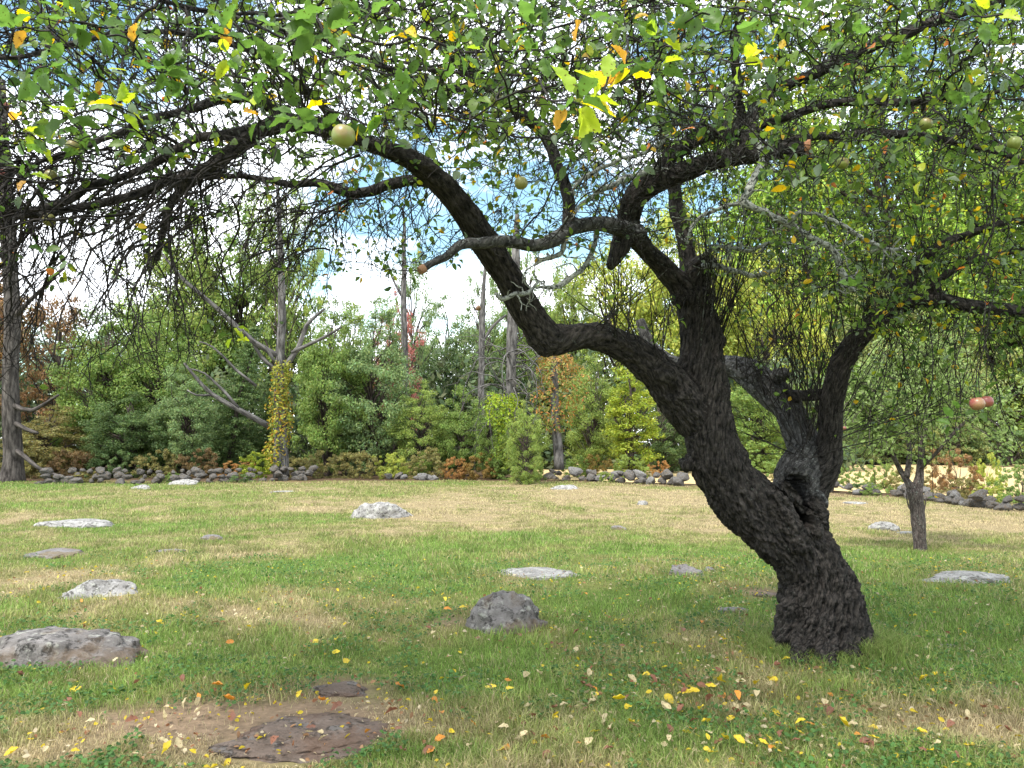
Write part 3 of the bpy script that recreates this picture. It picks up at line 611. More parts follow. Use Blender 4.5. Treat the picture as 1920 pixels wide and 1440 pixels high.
# ------------------------------------------------------------------ branches by space colonisation towards points of the crown
def region(n, u0, u1, v0, v1, z0, z1):
    u = rng.uniform(u0, u1, n); v = rng.uniform(v0, v1, n); Z = rng.uniform(z0 ** 2, z1 ** 2, n) ** .5
    return W(u, v, Z)
ATT = np.concatenate([
    region(2600, -200, 720, -40, 300, 2.3, 4.8), region(1000, -200, 440, 280, 430, 2.9, 4.4), region(2300, 700, 1300, -60, 280, 2.4, 5.8), region(800, 880, 1400, 240, 470, 4.3, 6.2),
    region(3000, 1300, 2150, -60, 330, 2.7, 6.8), region(1300, 1450, 2150, 320, 560, 4.3, 6.9), region(1700, -500, 2400, -900, -60, 2.2, 6.6), region(350, 480, 860, 290, 520, 4.4, 5.6), region(320, 1600, 2100, 560, 640, 4.6, 6.0)])
def colonise(ATT, step=.05, di=.7, dk=.07, iters=100):
    pos = []; par = []; rad0 = []
    for k, (P, R) in SK.items():
        if k in ('limb_g', 'limb_s'): continue
        for i in range(0, len(P)):
            u, v, Z = proj(P[i])
            if k in ('trunk',) and v > 620: continue
            if k in ('limb_a',) and u > 900: continue
            if k in ('limb_d', 'limb_e') and v > 600: continue
            pos.append(P[i]); par.append(-1); rad0.append(R[i])
    pos = np.array(pos); n0 = len(pos); par = list(par)
    A = ATT.copy(); nd = np.full(len(A), 1e9); ni = np.zeros(len(A), int)
    def upd(new, base):
        for c0 in range(0, len(new), 400):
            q = new[c0:c0 + 400]; dd = np.linalg.norm(A[:, None] - q[None], axis=2); j = dd.argmin(1); m = dd[np.arange(len(A)), j]
            k = m < nd; nd[k] = m[k]; ni[k] = j[k] + base + c0
    upd(pos, 0)
    seen = set()
    for it in range(iters):
        act = nd < di
        if not act.any(): break
        idx = ni[act]; dirs = nrmz(A[act] - pos[idx]); ids, inv = np.unique(idx, return_inverse=True)
        S = np.zeros((len(ids), 3)); np.add.at(S, inv, dirs); cnt = np.bincount(inv)
        bad = np.linalg.norm(S, axis=1) / cnt < .2
        D = nrmz(S) + rng.normal(0, .28, S.shape); D[bad] = rng.normal(0, 1, (bad.sum(), 3))
        new = pos[ids] + nrmz(D) * step * rng.uniform(.8, 1.2, (len(ids), 1))
        base = len(pos); pos = np.concatenate([pos, new]); par += list(ids)
        upd(new, base)
        keep = nd > dk
        A = A[keep]; nd = nd[keep]; ni = ni[keep]
        if len(A) == 0 or len(pos) > 60000: break
    return pos, np.array(par), n0, np.array(rad0)
pos, par, n0, rad0 = colonise(ATT)
print('colonised nodes', len(pos), 'from', n0)
n = len(pos); rp_ = np.zeros(n); kids = [[] for _ in range(n)]
for i in range(n0, n): kids[par[i]].append(i)
EXP = 2.5
for i in range(n - 1, n0 - 1, -1):
    rp_[i] = (sum(rp_[k] ** EXP for k in kids[i])) ** (1 / EXP) if kids[i] else .0017
chains = []
def walk(start, parent):
    st = [(start, parent)]
    while st:
        s, p = st.pop(); ch = [p, s]; cur = s
        while kids[cur]:
            ks = sorted(kids[cur], key=lambda k: -rp_[k]); cur = ks[0]; ch.append(cur)
            for k in ks[1:]: st.append((k, ch[-2]))
        chains.append(ch)
for i in range(n0):
    for k in kids[i]: walk(k, i)
polys = []                                          # (points, radii, lichen)
for ch in chains:
    P = pos[ch].copy(); r0 = rp_[ch].copy(); r0[0] = r0[1] if ch[0] < n0 else min(rp_[ch[0]], r0[1] * 1.15)
    if ch[0] < n0: r0[0] = min(r0[1] * 1.3, rad0[ch[0]] * .8)
    if len(P) > 3:
        P[1:-1] = P[1:-1] * .5 + (P[:-2] + P[2:]) * .25
    r0 = np.clip(r0, .0014, .03)
    polys.append((P, r0))
leafP = []; leafD = []                              # places that may carry leaves, direction out of the twig
def crook(p, d, length, step=.035, wob=.35, grav=0., k=0.):
    P = [np.array(p)]; d = nrmz(np.array(d, float)); n = max(2, int(length / step))
    for i in range(n):
        d = nrmz(d + rng.normal(0, wob, 3) + np.array((0, 0, grav))); P.append(P[-1] + d * step)
    return np.array(P), d
twigs = []
# spurs on the thin wood
for i in range(n0, n):
    if rp_[i] < .009 and rng.random() < .62:
        d0 = nrmz(rng.normal(0, 1, 3)); L_ = rng.uniform(.03, .12) if rng.random() < .5 else rng.uniform(.12, .38); P, d1 = crook(pos[i], d0, L_, .03, .35)
        twigs.append((P, np.linspace(.0028, .0017, len(P)))); leafP.append(P[-1]); leafD.append(d1)
    if not kids[i]: leafP.append(pos[i]); leafD.append(nrmz(pos[i] - pos[par[i]]))
# drooping bare twigs under the left half of the crown
u_, v_, Z_ = proj(pos)
def env(u): return np.interp(u, [-200, 0, 90, 200, 300, 400, 470, 560, 650, 720, 800], [720, 720, 690, 700, 690, 650, 560, 580, 560, 500, 430])
cand = np.where((u_ < 700) & (u_ > -260) & (v_ > 270) & (v_ < 470) & (Z_ < 5.3))[0]
nd_ = 0
while nd_ < 300 and len(cand):
    i = rng.choice(cand); nd_ += 1
    out_dir = np.array((rng.normal(-.55, .45), rng.normal(-.1, .5), rng.uniform(-.8, 0)))
    L_ = rng.uniform(.3, 1.35); P, d1 = crook(pos[i], out_dir, L_, .045, .16, -.062)
    uu, vv, zz = proj(P); ok = vv < env(uu) + rng.normal(0, 20)
    m_ = len(P) if ok.all() else int(np.argmin(ok))
    if m_ < 4: continue
    P = P[:m_]; r0 = rng.uniform(.003, .0075); twigs.append((P, np.linspace(r0, .0017, len(P))))
    for j in range(2, len(P), 1):
        if rng.random() < .5:
            dd = nrmz(P[j] - P[j - 1]) + rng.normal(0, .6, 3); Q, d2 = crook(P[j], dd, rng.uniform(.04, .28), .035, .25, -.08); twigs.append((Q, np.linspace(.0024, .0012, len(Q))))
            if rng.random() < .12: leafP.append(Q[-1]); leafD.append(d2)
            if len(Q) > 3 and rng.random() < .5:
                Q2, d3 = crook(Q[len(Q) // 2], nrmz(rng.normal(0, 1, 3) + (0, 0, -.3)), rng.uniform(.03, .12), .03, .3); twigs.append((Q2, np.linspace(.0018, .0012, len(Q2))))
# straight water sprouts; (u0,v0,u1,v1) of the foot line, target box, depth, count, length
def sprouts(foot, depth, tgt, nn, r0, lmin, lmax, leafy=.5, wob=.055, grav=.008):
    for _ in range(nn):
        t = rng.random(); u = foot[0] + (foot[2] - foot[0]) * t; v = foot[1] + (foot[3] - foot[1]) * t; Z = depth + rng.normal(0, .12)
        p = W(u, v, Z); q = W(rng.uniform(tgt[0], tgt[1]), rng.uniform(tgt[2], tgt[3]), Z + rng.normal(0, .6)); d = q - p; full = np.linalg.norm(d)
        L_ = np.clip(full * rng.uniform(.7, 1.2), lmin * .8, lmax)
        P, d1 = crook(p, d, L_, .06, wob, grav); rr = r0 * rng.uniform(.6, 1.3); twigs.append((P, np.linspace(rr, .0022, len(P))))
        for j in range(4, len(P)):
            if rng.random() < .16:
                dd = nrmz(P[j] - P[j - 1]) + rng.normal(0, .5, 3); Q, d2 = crook(P[j], dd, rng.uniform(.05, .35), .045, .1); twigs.append((Q, np.linspace(.0028, .0013, len(Q))))
                if rng.random() < leafy * .7: leafP.append(Q[-1]); leafD.append(d2)
            if rng.random() < leafy * .22: leafP.append(P[j]); leafD.append(nrmz(rng.normal(0, 1, 3)))
sprouts((1300, 690, 1345, 560), 5.68, (1290, 1460, 300, 440), 34, .0055, .7, 1.5, .3)
sprouts((1345, 690, 1350, 600), 5.75, (1350, 1480, 340, 480), 18, .005, .6, 1.4, .3)
sprouts((1375, 688, 1500, 800), 6.25, (1290, 1680, 330, 600), 34, .0042, .8, 1.8, .2)
sprouts((1490, 870, 1560, 760), 5.9, (1300, 1740, 330, 600), 28, .0048, .9, 2.0, .2)
sprouts((1552, 830, 1590, 660), 5.8, (1360, 1720, 330, 560), 20, .004, .6, 1.6, .25)
sprouts((1470, 740, 1540, 740), 6.1, (1320, 1680, 330, 560), 12, .0042, .7, 1.5, .25)
sprouts((1110, 612, 1250, 680), 5.35, (1060, 1330, 400, 540), 26, .0045, .4, .9, .5)
sprouts((1580, 680, 1700, 570), 5.65, (1540, 1780, 340, 480), 34, .005, .5, 1.2, .5)
sprouts((1640, 600, 1800, 570), 5.55, (1600, 1850, 300, 460), 30, .005, .5, 1.2, .7)
sprouts((1200, 350, 1400, 290), 5.1, (1180, 1440, 40, 200), 50, .0055, .5, 1.2, .6)
sprouts((1150, 440, 1185, 420), 5.25, (1050, 1200, 180, 350), 16, .005, .4, .9, .5)
sprouts((1640, 605, 1850, 577), 5.55, (1560, 1840, 720, 880), 46, .0032, .5, 1.4, .4, .09, -.05)
sprouts((1150, 480, 1290, 560), 5.5, (1100, 1300, 560, 700), 14, .003, .2, .6, .3, .1, -.08)
sprouts((1520, 860, 1560, 800), 5.8, (1640, 1900, 640, 760), 8, .004, .7, 1.5, .3)
sprouts((1480, 850, 1520, 860), 5.7, (1270, 1420, 760, 860), 7, .003, .3, .8, .2)
sprouts((1800, 575, 1920, 585), 5.45, (1780, 1960, 640, 800), 30, .003, .4, .9, .9, .12, -.05)
# leafy hanging wood beneath the left-centre limb
sprouts((600, 345, 840, 345), 5.05, (560, 860, 400, 560), 34, .004, .4, .8, .35, .14, -.04)
# lichen-whitened dead branches
LICH = [[(1420, 262, 8, 4.9), (1430, 300, 8, 4.85), (1415, 340, 9, 4.8), (1398, 378, 8, 4.78), (1440, 400, 6, 4.75), (1485, 425, 6, 4.75), (1522, 442, 6, 4.75), (1559, 471, 6.5, 4.75), (1577, 500, 6.5, 4.75), (1599, 546, 6, 4.78)],
        [(1320, 494, 5, 5.55), (1344, 500, 5, 5.45), (1380, 508, 5, 5.35), (1410, 517, 4.5, 5.3), (1453, 504, 4, 5.25)],
        [(930, 552, 3, 4.75), (941, 560, 5, 4.78), (962, 552, 5, 4.8), (985, 546, 4.5, 4.85), (1010, 528, 3, 4.9)],
        [(1060, 440, 5, 4.8), (1050, 475, 5, 4.8), (1020, 486, 4.5, 4.8), (1000, 500, 3, 4.8)],
        [(1120, 425, 5, 5.0), (1112, 470, 5, 5.0), (1085, 511, 5, 5.0), (1040, 537, 5, 5.0), (1005, 540, 3, 5.0)],
        [(1400, 380, 5, 4.8), (1340, 395, 4, 4.85), (1300, 420, 4, 4.9), (1290, 455, 3, 4.9)],
        [(1485, 425, 5, 4.75), (1500, 400, 4, 4.7), (1560, 410, 4, 4.7), (1640, 460, 4, 4.7), (1690, 468, 3, 4.7)],
        [(1240, 310, 6, 5.1), (1200, 325, 6, 5.0), (1150, 345, 6, 4.9), (1110, 370, 5, 4.85), (1070, 400, 4, 4.8)],
        [(1320, 480, 4, 5.5), (1350, 460, 4, 5.4), (1400, 470, 4, 5.3), (1450, 455, 4, 5.2), (1520, 470, 3, 5.1)],
        [(1270, 250, 4, 4.6), (1230, 280, 4.5, 4.6), (1170, 300, 4, 4.6), (1110, 330, 4, 4.6), (1070, 360, 3, 4.6)]]
for pl in LICH:
    T = Tubes(); P, R = dense(pl, .02); R = R * .8 * (.8 + .75 * fbm3(P * 60, 2)); P = P + (np.stack([fbm3(P * 9 + 7 * i, 2) for i in range(3)], 1) - .5) * .05
    T.add(P, R, 7, (.5, 0, 0))
    for _ in range(int(len(P) * .75)):
        j = rng.integers(1, len(P)); Q, _d = crook(P[j], rng.normal(0, 1, 3) + (0, 0, -.1), rng.uniform(.04, .26), .022, .35)
        T.add(Q, np.linspace(.0055, .0025, len(Q)) * rng.uniform(.7, 1.5, len(Q)), 5, (.5, 0, 0), False)
        if rng.random() < .5 and len(Q) > 3:
            Q2, _d = crook(Q[len(Q) // 2], rng.normal(0, 1, 3), rng.uniform(.03, .12), .02, .35); T.add(Q2, np.linspace(.004, .002, len(Q2)) * rng.uniform(.7, 1.5, len(Q2)), 4, (.5, 0, 0), False)
    link('dead_branch', T.mesh('dead_branch', M_lichen), tree_root, loc=tuple(-np.array(tb)), label='bare branch whitened with lichen')
# near sprigs of leaves just under the top of the picture, with the twigs that carry them
NEAR = [  # u, v, depth, leaves, spread m, yellow share
 (1085, 185, 1.35, 9, .055, .75), (1130, 165, 1.45, 6, .05, .8), (1180, 130, 1.6, 4, .04, 1.0), (600, 50, 1.5, 9, .07, .12), (530, 40, 1.45, 4, .05, .05), (680, 40, 1.7, 6, .06, .2), (560, 225, 2.1, 10, .08, .08), (600, 245, 2.05, 6, .06, .05),
 (725, 200, 2.1, 8, .08, .2), (760, 180, 2.2, 6, .07, .2), (300, 130, 2.1, 9, .09, .15), (350, 150, 2.2, 8, .08, .2), (210, 190, 2.1, 8, .08, .75), (120, 215, 2.0, 7, .08, .25), (60, 130, 2.0, 9, .09, .2), (30, 260, 2.2, 6, .08, .7), (420, 100, 2.3, 7, .08, .7),
 (130, 30, 1.9, 10, .1, .1), (20, 50, 1.9, 8, .1, .15), (480, 190, 2.2, 6, .07, .3), (260, 60, 2.3, 8, .09, .15), (870, 80, 2.0, 6, .07, .3), (1010, 90, 2.1, 6, .07, .2), (1240, 60, 1.9, 7, .08, .15), (1330, 20, 1.8, 6, .07, .2), (1380, 50, 1.8, 6, .07, .3),
 (1420, 110, 2.1, 4, .06, .8), (1230, 130, 1.9, 7, .07, .25), (1000, 40, 1.9, 7, .08, .1), (760, 60, 2.1, 6, .08, .2), (160, 290, 2.6, 8, .09, .3), (90, 270, 2.5, 7, .09, .4), (60, 330, 2.6, 7, .09, .35), (900, 30, 1.9, 5, .07, .2),
 (1880, 20, 2.0, 6, .08, .5), (1700, 120, 2.6, 7, .09, .1), (1600, 60, 2.6, 6, .09, .1), (1800, 200, 2.7, 7, .09, .1), (1620, 540, 4.0, 6, .09, .1), (1660, 580, 4.4, 6, .08, .1), (440, 640, 3.2, 6, .07, .7), (1835, 770, 3.4, 8, .09, .05), (1790, 800, 3.5, 6, .09, .0), (1720, 440, 3.6, 6, .09, .15),
 (640, 100, 2.0, 6, .07, .3), (500, 120, 2.1, 7, .08, .15), (380, 40, 2.0, 7, .08, .1), (830, 150, 2.3, 6, .07, .2), (1100, 30, 1.8, 7, .08, .15), (1500, 30, 2.2, 6, .08, .15)]
nearLeaf = []; petioles = Tubes()
def tie(p, d_up=(0, 0, .5), r=.0022):
    k = np.argmin(np.linalg.norm(pos - p, axis=1) + np.where(pos[:, 2] < p[2] - .05, .6, 0)); a = pos[k]; L_ = np.linalg.norm(a - p); n_ = max(4, int(L_ / .03)); t = np.linspace(0, 1, n_)[:, None]
    Q = a * (1 - t) + p * t + np.array((0, 0, 1)) * (np.sin(t * math.pi) * L_ * .12) + (np.stack([fbm3(np.concatenate([t * 6 + p[0] * 30, t * 0, t * 0 + i * 5], 1), 2) for i in range(3)], 1) - .5) * .16 * L_ * np.sin(t * math.pi)
    twigs.append((Q, np.linspace(max(r, .0035), r, n_))); return Q
for (u, v, Z, nl, sp, ye) in NEAR:
    nl = int(nl * 1.15)
    c_ = W(u, v, Z); Q = tie(c_ + (0, 0, -.01)); ax = nrmz(Q[-1] - Q[-3])
    for j in range(nl):
        base = Q[-1] - ax * rng.uniform(0, sp * 1.3); d_ = nrmz(ax * .5 + rng.normal(0, .8, 3) + (0, 0, .25)); pl_ = rng.uniform(.015, .03); st = base + d_ * pl_
        petioles.add([base, base + d_ * pl_ * .5 + (0, 0, -.002), st], [.0009, .0008, .0008], 4, (.10, .16, .03), False)
        y = rng.random(); cc = np.array((.090, .165, .032)) * rng.uniform(.6, 1.4)
        if y < ye * (1 if ye > .7 else .6): cc = np.array([(.42, .50, .04), (.58, .46, .03), (.55, .30, .05), (.30, .42, .04), (.40, .48, .04)][rng.integers(5)]) * rng.uniform(.8, 1.1)
        nearLeaf.append((st, d_, rng.normal(0, .55, 3) + (0, -.15, 1), rng.uniform(.046, .074), cc))
# apples
def apple_mesh():
    prof = [(.5 * math.sin(a) ** .92, .49 * math.cos(a) - .10 * math.exp(-(a / .35) ** 2) + .06 * math.exp(-((math.pi - a) / .3) ** 2)) for a in np.linspace(.0, math.pi, 15)] or [(0, .42), (.10, .44), (.22, .50), (.36, .50), (.47, .38), (.52, .15), (.515, -.08), (.46, -.28), (.35, -.43), (.22, -.49), (.11, -.485), (0, -.45)]
    prof = np.array(prof); k = 24; V = []
    for (r_, z) in prof[1:-1]:
        for i in range(k): th = i * 2 * math.pi / k; w = 1 + .02 * math.cos(5 * th) * (1 - z); V.append((r_ * w * math.cos(th), r_ * w * math.sin(th), z))
    n_ = len(prof) - 2; V += [(0, 0, .385), (0, 0, -.43)]; F4 = [(q * k + i, q * k + (i + 1) % k, (q + 1) * k + (i + 1) % k, (q + 1) * k + i) for q in range(n_ - 1) for i in range(k)]
    F4 = [f[::-1] for f in F4]; F3 = [(n_ * k, i, (i + 1) % k) for i in range(k)] + [(n_ * k + 1, (n_ - 1) * k + (i + 1) % k, (n_ - 1) * k + i) for i in range(k)]
    return np.array(V, float), [np.array(F4), np.array(F3)]
def apple_mat(name, base, blush, amt):
    m, t, N, L, o = newmat(name); tc = N('ShaderNodeTexCoord'); sp = N('ShaderNodeSeparateXYZ'); L(tc.outputs['Object'], sp.inputs[0])
    nz = N('ShaderNodeTexNoise'); nz.inputs['Scale'].default_value = 55; nz.inputs['Detail'].default_value = 4; L(tc.outputs['Object'], nz.inputs['Vector'])
    ml = N('ShaderNodeMath'); ml.operation = 'MULTIPLY_ADD'; ml.inputs[1].default_value = 14; L(sp.outputs['X'], ml.inputs[0]); L(nz.outputs['Fac'], ml.inputs[2])
    ad = N('ShaderNodeMath'); ad.operation = 'MULTIPLY_ADD'; ad.inputs[1].default_value = 9; L(sp.outputs['Z'], ad.inputs[0]); L(ml.outputs[0], ad.inputs[2])
    r = ramp(t, N, [(.55 - amt, base), (1.0 - amt, blush)], ad.outputs[0]); b = N('ShaderNodeBsdfPrincipled'); b.inputs['Roughness'].default_value = .38; L(r.outputs[0], b.inputs['Base Color']); L(b.outputs[0], o.inputs[0]); return m
AM = [apple_mat('apple_green', (.17, .20, .04), (.20, .15, .045), -.15), apple_mat('apple_blush', (.20, .19, .05), (.22, .065, .04), .05), apple_mat('apple_red', (.22, .12, .055), (.21, .055, .04), .25)]
aV, aF = apple_mesh()
APP = [(644, 255, 46, 0, 'greenish-yellow apple hanging below the arching limb, the biggest in view'), (977, 343, 26, 1, 'blushed apple against the leaves in front of the crossing limbs'), (930, 187, 25, 0, 'green apple under the top leaves, upper one of a stacked pair'),
       (931, 212, 20, 0, 'green apple hanging just below another green apple'), (92, 412, 25, 1, 'red-cheeked apple hanging lowest among the bare twigs of the west side'), (95, 330, 24, 1, 'dull pink apple above the red-cheeked one in the west twigs'), (137, 275, 26, 0, 'green apple among the yellow leaves of the west crown'),
       (3, 328, 22, 2, 'red apple cut by the west edge of the picture'), (925, 243, 18, 0, 'small green apple beneath the yellow leaf next to the stacked pair'), (1014, 190, 22, 1, 'pinkish apple behind the bright yellow leaf sprig'), (1832, 757, 27, 2, 'red apple of the hanging pair above the small tree, partly behind its twin'),
       (1850, 753, 24, 2, 'red apple of the hanging pair above the small tree, nearer the east edge'), (1902, 268, 26, 0, 'green apple high up at the east edge'), (1580, 306, 23, 0, 'green apple among leaves below the sawn limb'), (1736, 232, 24, 0, 'green apple beside the long horizontal branch of the east crown'),
       (897, 578, 11, 2, 'tiny red apple against the bright sky left of the elbowed limb'), (1583, 803, 8, 2, 'tiny red apple beside the dark upright limb'), (885, 88, 22, 0, 'pale green apple half hidden in the topmost leaves'), (6, 200, 22, 1, 'orange-red apple at the west edge under the top leaves')]
for (u, v, px, mi_, lab) in APP:
    D_ = .058 if px > 15 else .05; Z = D_ * FPX / px; c_ = W(u, v, Z)
    root = empty('apple', tuple(c_), lab, 'apple', 'apples hanging in the tree')
    me = mkmesh('fruit', aV * D_ * .97, aF, AM[mi_], None, True); o = link('fruit', me, root)
    T = Tubes(); top = np.array((0, 0, .4 * D_)); T.add([top, top + (.002, 0, .012), top + (.006, 0, .028)], [.0014, .0013, .0015], 6); st = T.mesh('stem', M_bark); link('stem', st, root)
    root.rotation_euler = (rng.uniform(-.25, .25), rng.uniform(-.25, .25), rng.uniform(0, 6.28)); root.rotation_euler.z = rng.uniform(0, 6.28)
    if Z < 7: tie(c_ + np.array((0, 0, .4 * D_ + .02)), r=.002)
# main crown leaves: rosettes
leafP = np.array(leafP); leafD = np.array(leafD); u, v, Z = proj(leafP)
keep = np.full(len(leafP), .68) * np.where(u > 1350, 1.25, 1)
keep *= np.where(v > 300, np.where(u < 560, .22, 1), 1)
keep *= np.where((v > 200) & (v <= 300) & (u < 560), .5, 1)
keep *= np.where((v > 320) & (u >= 560) & (u < 1000), .55, 1)
keep *= np.where((v > 260) & (u >= 1000) & (u < 1420), .5, 1)
keep *= np.where((v < 240) & (u < 560), .7, 1)
for lk in ('limb_b', 'limb_c', 'limb_p', 'limb_o', 'limb_a', 'limb_n'):      # the big limbs stay bare and readable between the leaf clusters
    lu, lv, lz = proj(SK[lk][0][::2])
    for a_, b_, c_ in zip(lu, lv, lz): keep[(np.abs(u - a_) < 20) & (np.abs(v - b_) < 17) & (Z < c_ + .1)] *= .35 if lk in 'limb_a limb_b' else .8
sel = rng.random(len(leafP)) < keep; leafP = leafP[sel]; leafD = leafD[sel]; u = u[sel]; v = v[sel]
nper = rng.integers(1, 5, len(leafP)); idx = np.repeat(np.arange(len(leafP)), nper); n_ = len(idx)
D = nrmz(leafD[idx] * .5 + rng.normal(0, .75, (n_, 3)) + (0, 0, .1)); P_ = leafP[idx] + D * rng.uniform(.008, .025, (n_, 1)) + rng.normal(0, .006, (n_, 3))
Nn = rng.normal(0, .6, (n_, 3)) + (0, 0, .9); Ls = rng.uniform(.030, .058, n_); Wd = Ls * rng.uniform(.5, .68, n_)
V1, F1, C1 = leaves_arr(P_, D, Nn, Ls, Wd, green_leaf_cols(n_), rng.uniform(-.3, 1.2, n_), fold=rng.uniform(.2, 2.2, n_))
print('crown leaves', n_)
nl = nearLeaf; nP = np.array([a[0] for a in nl]); nD = np.array([a[1] for a in nl]); nN = np.array([a[2] for a in nl]); nL = np.array([a[3] for a in nl]); nC = np.array([a[4] for a in nl])
V2, F2, C2 = leaves_arr(nP, nD, nN, nL, nL * rng.uniform(.5, .62, len(nl)), nC, rng.uniform(-.2, 1.2, len(nl)), LTH, LFH, rng.uniform(.5, 2.2, len(nl)))
PV = np.concatenate(petioles.V); PF = np.concatenate(petioles.F); PC = np.concatenate(petioles.C)
o1 = len(V1); o2 = o1 + len(V2)
me = mkmesh('crown', tlocal(np.concatenate([V1, V2, PV])), [np.concatenate([F1, F2 + o1]), PF + o2], M_leaf, np.concatenate([C1, C2, PC]), True)
link('crown', me, tree_root)
# branch parts (largest 90) and the rest of the twigs
order = sorted(range(len(polys)), key=lambda i: -polys[i][1][1] * len(polys[i][0]) ** .5); big = set(order[:90]); T = Tubes()
ro = tuple(-np.array(tb))
for i, (P, R) in enumerate(polys):
    um, vm, _z = proj(P[len(P) // 2]); mid_ = 960 < um < 1680 and 200 < vm < 570
    li = (.34 if mid_ and rng.random() < .5 else .12 if rng.random() < .3 else 0.0, 0, 0)
    if i in big:
        B = Tubes(); B.add(P, R, 7, li); link('branch', B.mesh('branch', M_bark), tree_root, loc=ro)
    else: T.add(P, R, 5 if R[0] > .004 else 4, li, False)
for (P, R) in twigs:
    um, vm, _z = proj(P[len(P) // 2]); mid_ = 960 < um < 1680 and 200 < vm < 570
    T.add(P, R, 4 if R[0] > .003 else 3, ((.32 if mid_ and rng.random() < .4 else .15 if rng.random() < .15 else 0), 0, 0), False)
link('twigs', T.mesh('twigs', M_bark), tree_root, kind='stuff', loc=ro)
print('twigs', len(twigs), 'chains', len(polys))

# ------------------------------------------------------------------ background trees
def far_leaves(P, size, Nb, r, shade=None):
    n = len(P); Nn = nrmz(Nb + r.normal(0, .7, (n, 3))); a = nrmz(np.cross(Nn, r.normal(0, 1, (n, 3)))); b = np.cross(Nn, a)
    s = size * r.uniform(.6, 1.3, (n, 1)); V = np.stack([P - a * s, P - b * s * .45 + a * s * .1, P + a * s, P + b * s * .45 + a * s * .1], 1).reshape(-1, 3)
    F = np.arange(n * 4).reshape(-1, 4); c = r.uniform(.65, 1.35, (n, 1)) * np.ones((1, 3)) * np.concatenate([r.uniform(.85, 1.25, (n, 1)), np.ones((n, 1)), r.uniform(.7, 1.2, (n, 1))], 1)
    if shade is not None: c = c * shade[:, None]
    return V, F, np.repeat(c, 4, axis=0)
def proto(kind, seed):
    """unit trees, nominally 10 m tall and 7 m wide; returns (crown mesh, trunk mesh)"""
    r = np.random.default_rng(seed); H = 2.6 if kind == 'bramble' else 10.; T = Tubes(); C = []; rad = []
    lean = r.normal(0, .3, 2); zt = np.linspace(0, H * .92, 14); tp = np.stack([lean[0] * (zt / H) ** 1.5 * 2 + .15 * np.sin(zt * .9 + seed), lean[1] * (zt / H) * 2 + .12 * np.cos(zt * .8), zt], 1)
    T.add(tp, np.linspace(.24, .03, 14) * H / 10, 7)
    if kind == 'conifer':
        for z in np.arange(.5, H, .33):
            R_ = 2.6 * (1 - z / H) ** .85 + .15; nb = 9
            for i in range(nb):
                th = r.uniform(0, 6.28); k = r.uniform(.7, 1.1); e = np.array((math.cos(th) * R_ * k, math.sin(th) * R_ * k, -.18 * R_)); c0 = tp[int(z / H * 13)] * (1, 1, 0) + (0, 0, z)
                for t in np.linspace(.2, 1, max(2, int(R_ * 3))): C.append(c0 + e * t); rad.append(.22)
        per, size = 26, .075
    else:
        z0, cz, rz, rx = {'bush': (.02, .50, .52, 3.4), 'tall': (.28, .62, .40, 3.0), 'airy': (.15, .58, .44, 3.3), 'shrub': (0, .45, .55, 4.2), 'column': (.02, .5, .52, 1.5), 'bramble': (-.2, .42, .56, 2.3)}[kind]
        nb = {'bush': 250, 'tall': 150, 'airy': 140, 'shrub': 140, 'column': 130, 'bramble': 90}[kind]
        off = r.random(3) * 40
        while len(C) < nb:
            dd = nrmz(r.normal(size=3)); k = r.uniform(.45, 1.0) ** .5 if kind != 'airy' else r.uniform(.2, 1.0) ** .5
            lump = .55 + .9 * vn3((dd * 2.1 + off)[None])[0]; p = np.array((dd[0] * rx, dd[1] * rx, dd[2] * rz * H)) * k * lump + (0, 0, cz * H)
            if p[2] < z0 * H + .15 and kind != 'bramble': continue
            if p[2] < 0: continue
            C.append(p); rad.append((.4 if kind == 'bramble' else 1) * r.uniform(.35, .75) * (.8 if kind in ('airy', 'column') else 1))
        for i in range(0, len(C), 3):
            p = C[i]; zz = min(max(p[2] - r.uniform(.8, 2.5), .3), H * .85); s0 = tp[min(13, int(zz / H * 13))]; q = (s0 + p) / 2 + r.normal(0, .25, 3) + (0, 0, .15)
            T.add([s0, (s0 + q) / 2 + r.normal(0, .012 * H, 3), q, (q + p) / 2 + r.normal(0, .012 * H, 3), p], np.array([.08, .065, .05, .03, .012]) * (.3 if H < 5 else 1), 5, cap=False)
        per, size = {'bush': (150, .095), 'tall': (95, .10), 'airy': (75, .09), 'shrub': (110, .10), 'column': (120, .09), 'bramble': (120, .07)}[kind]
    C = np.array(C); rad = np.array(rad); n = len(C) * per; ci = np.repeat(np.arange(len(C)), per)
    dv = nrmz(r.normal(size=(n, 3))); kk = r.uniform(0, 1, (n, 1)) ** .45; P = C[ci] + dv * kk * rad[ci][:, None] * (1.25, 1.25, .75)
    Nb = nrmz(dv + (0, 0, .6)) ; tone = r.uniform(.78, 1.22, len(C))[ci]
    V, F, c = far_leaves(P, size, Nb * 1.2, r, tone)
    # fill inside the crown so it is not hollow
    return mkmesh('crown', V, F, M_far, c, False), T.mesh('trunk', M_brownbark)
PR = {'bramble': [proto('bramble', s) for s in (15, 16, 17, 18)], 'bush': [proto('bush', s) for s in (1, 2, 3)], 'tall': [proto('tall', s) for s in (4, 5, 6)], 'airy': [proto('airy', s) for s in (7, 8)], 'shrub': [proto('shrub', s) for s in (9, 10, 14)], 'column': [proto('column', s) for s in (11, 12)], 'conifer': [proto('conifer', 13)]}
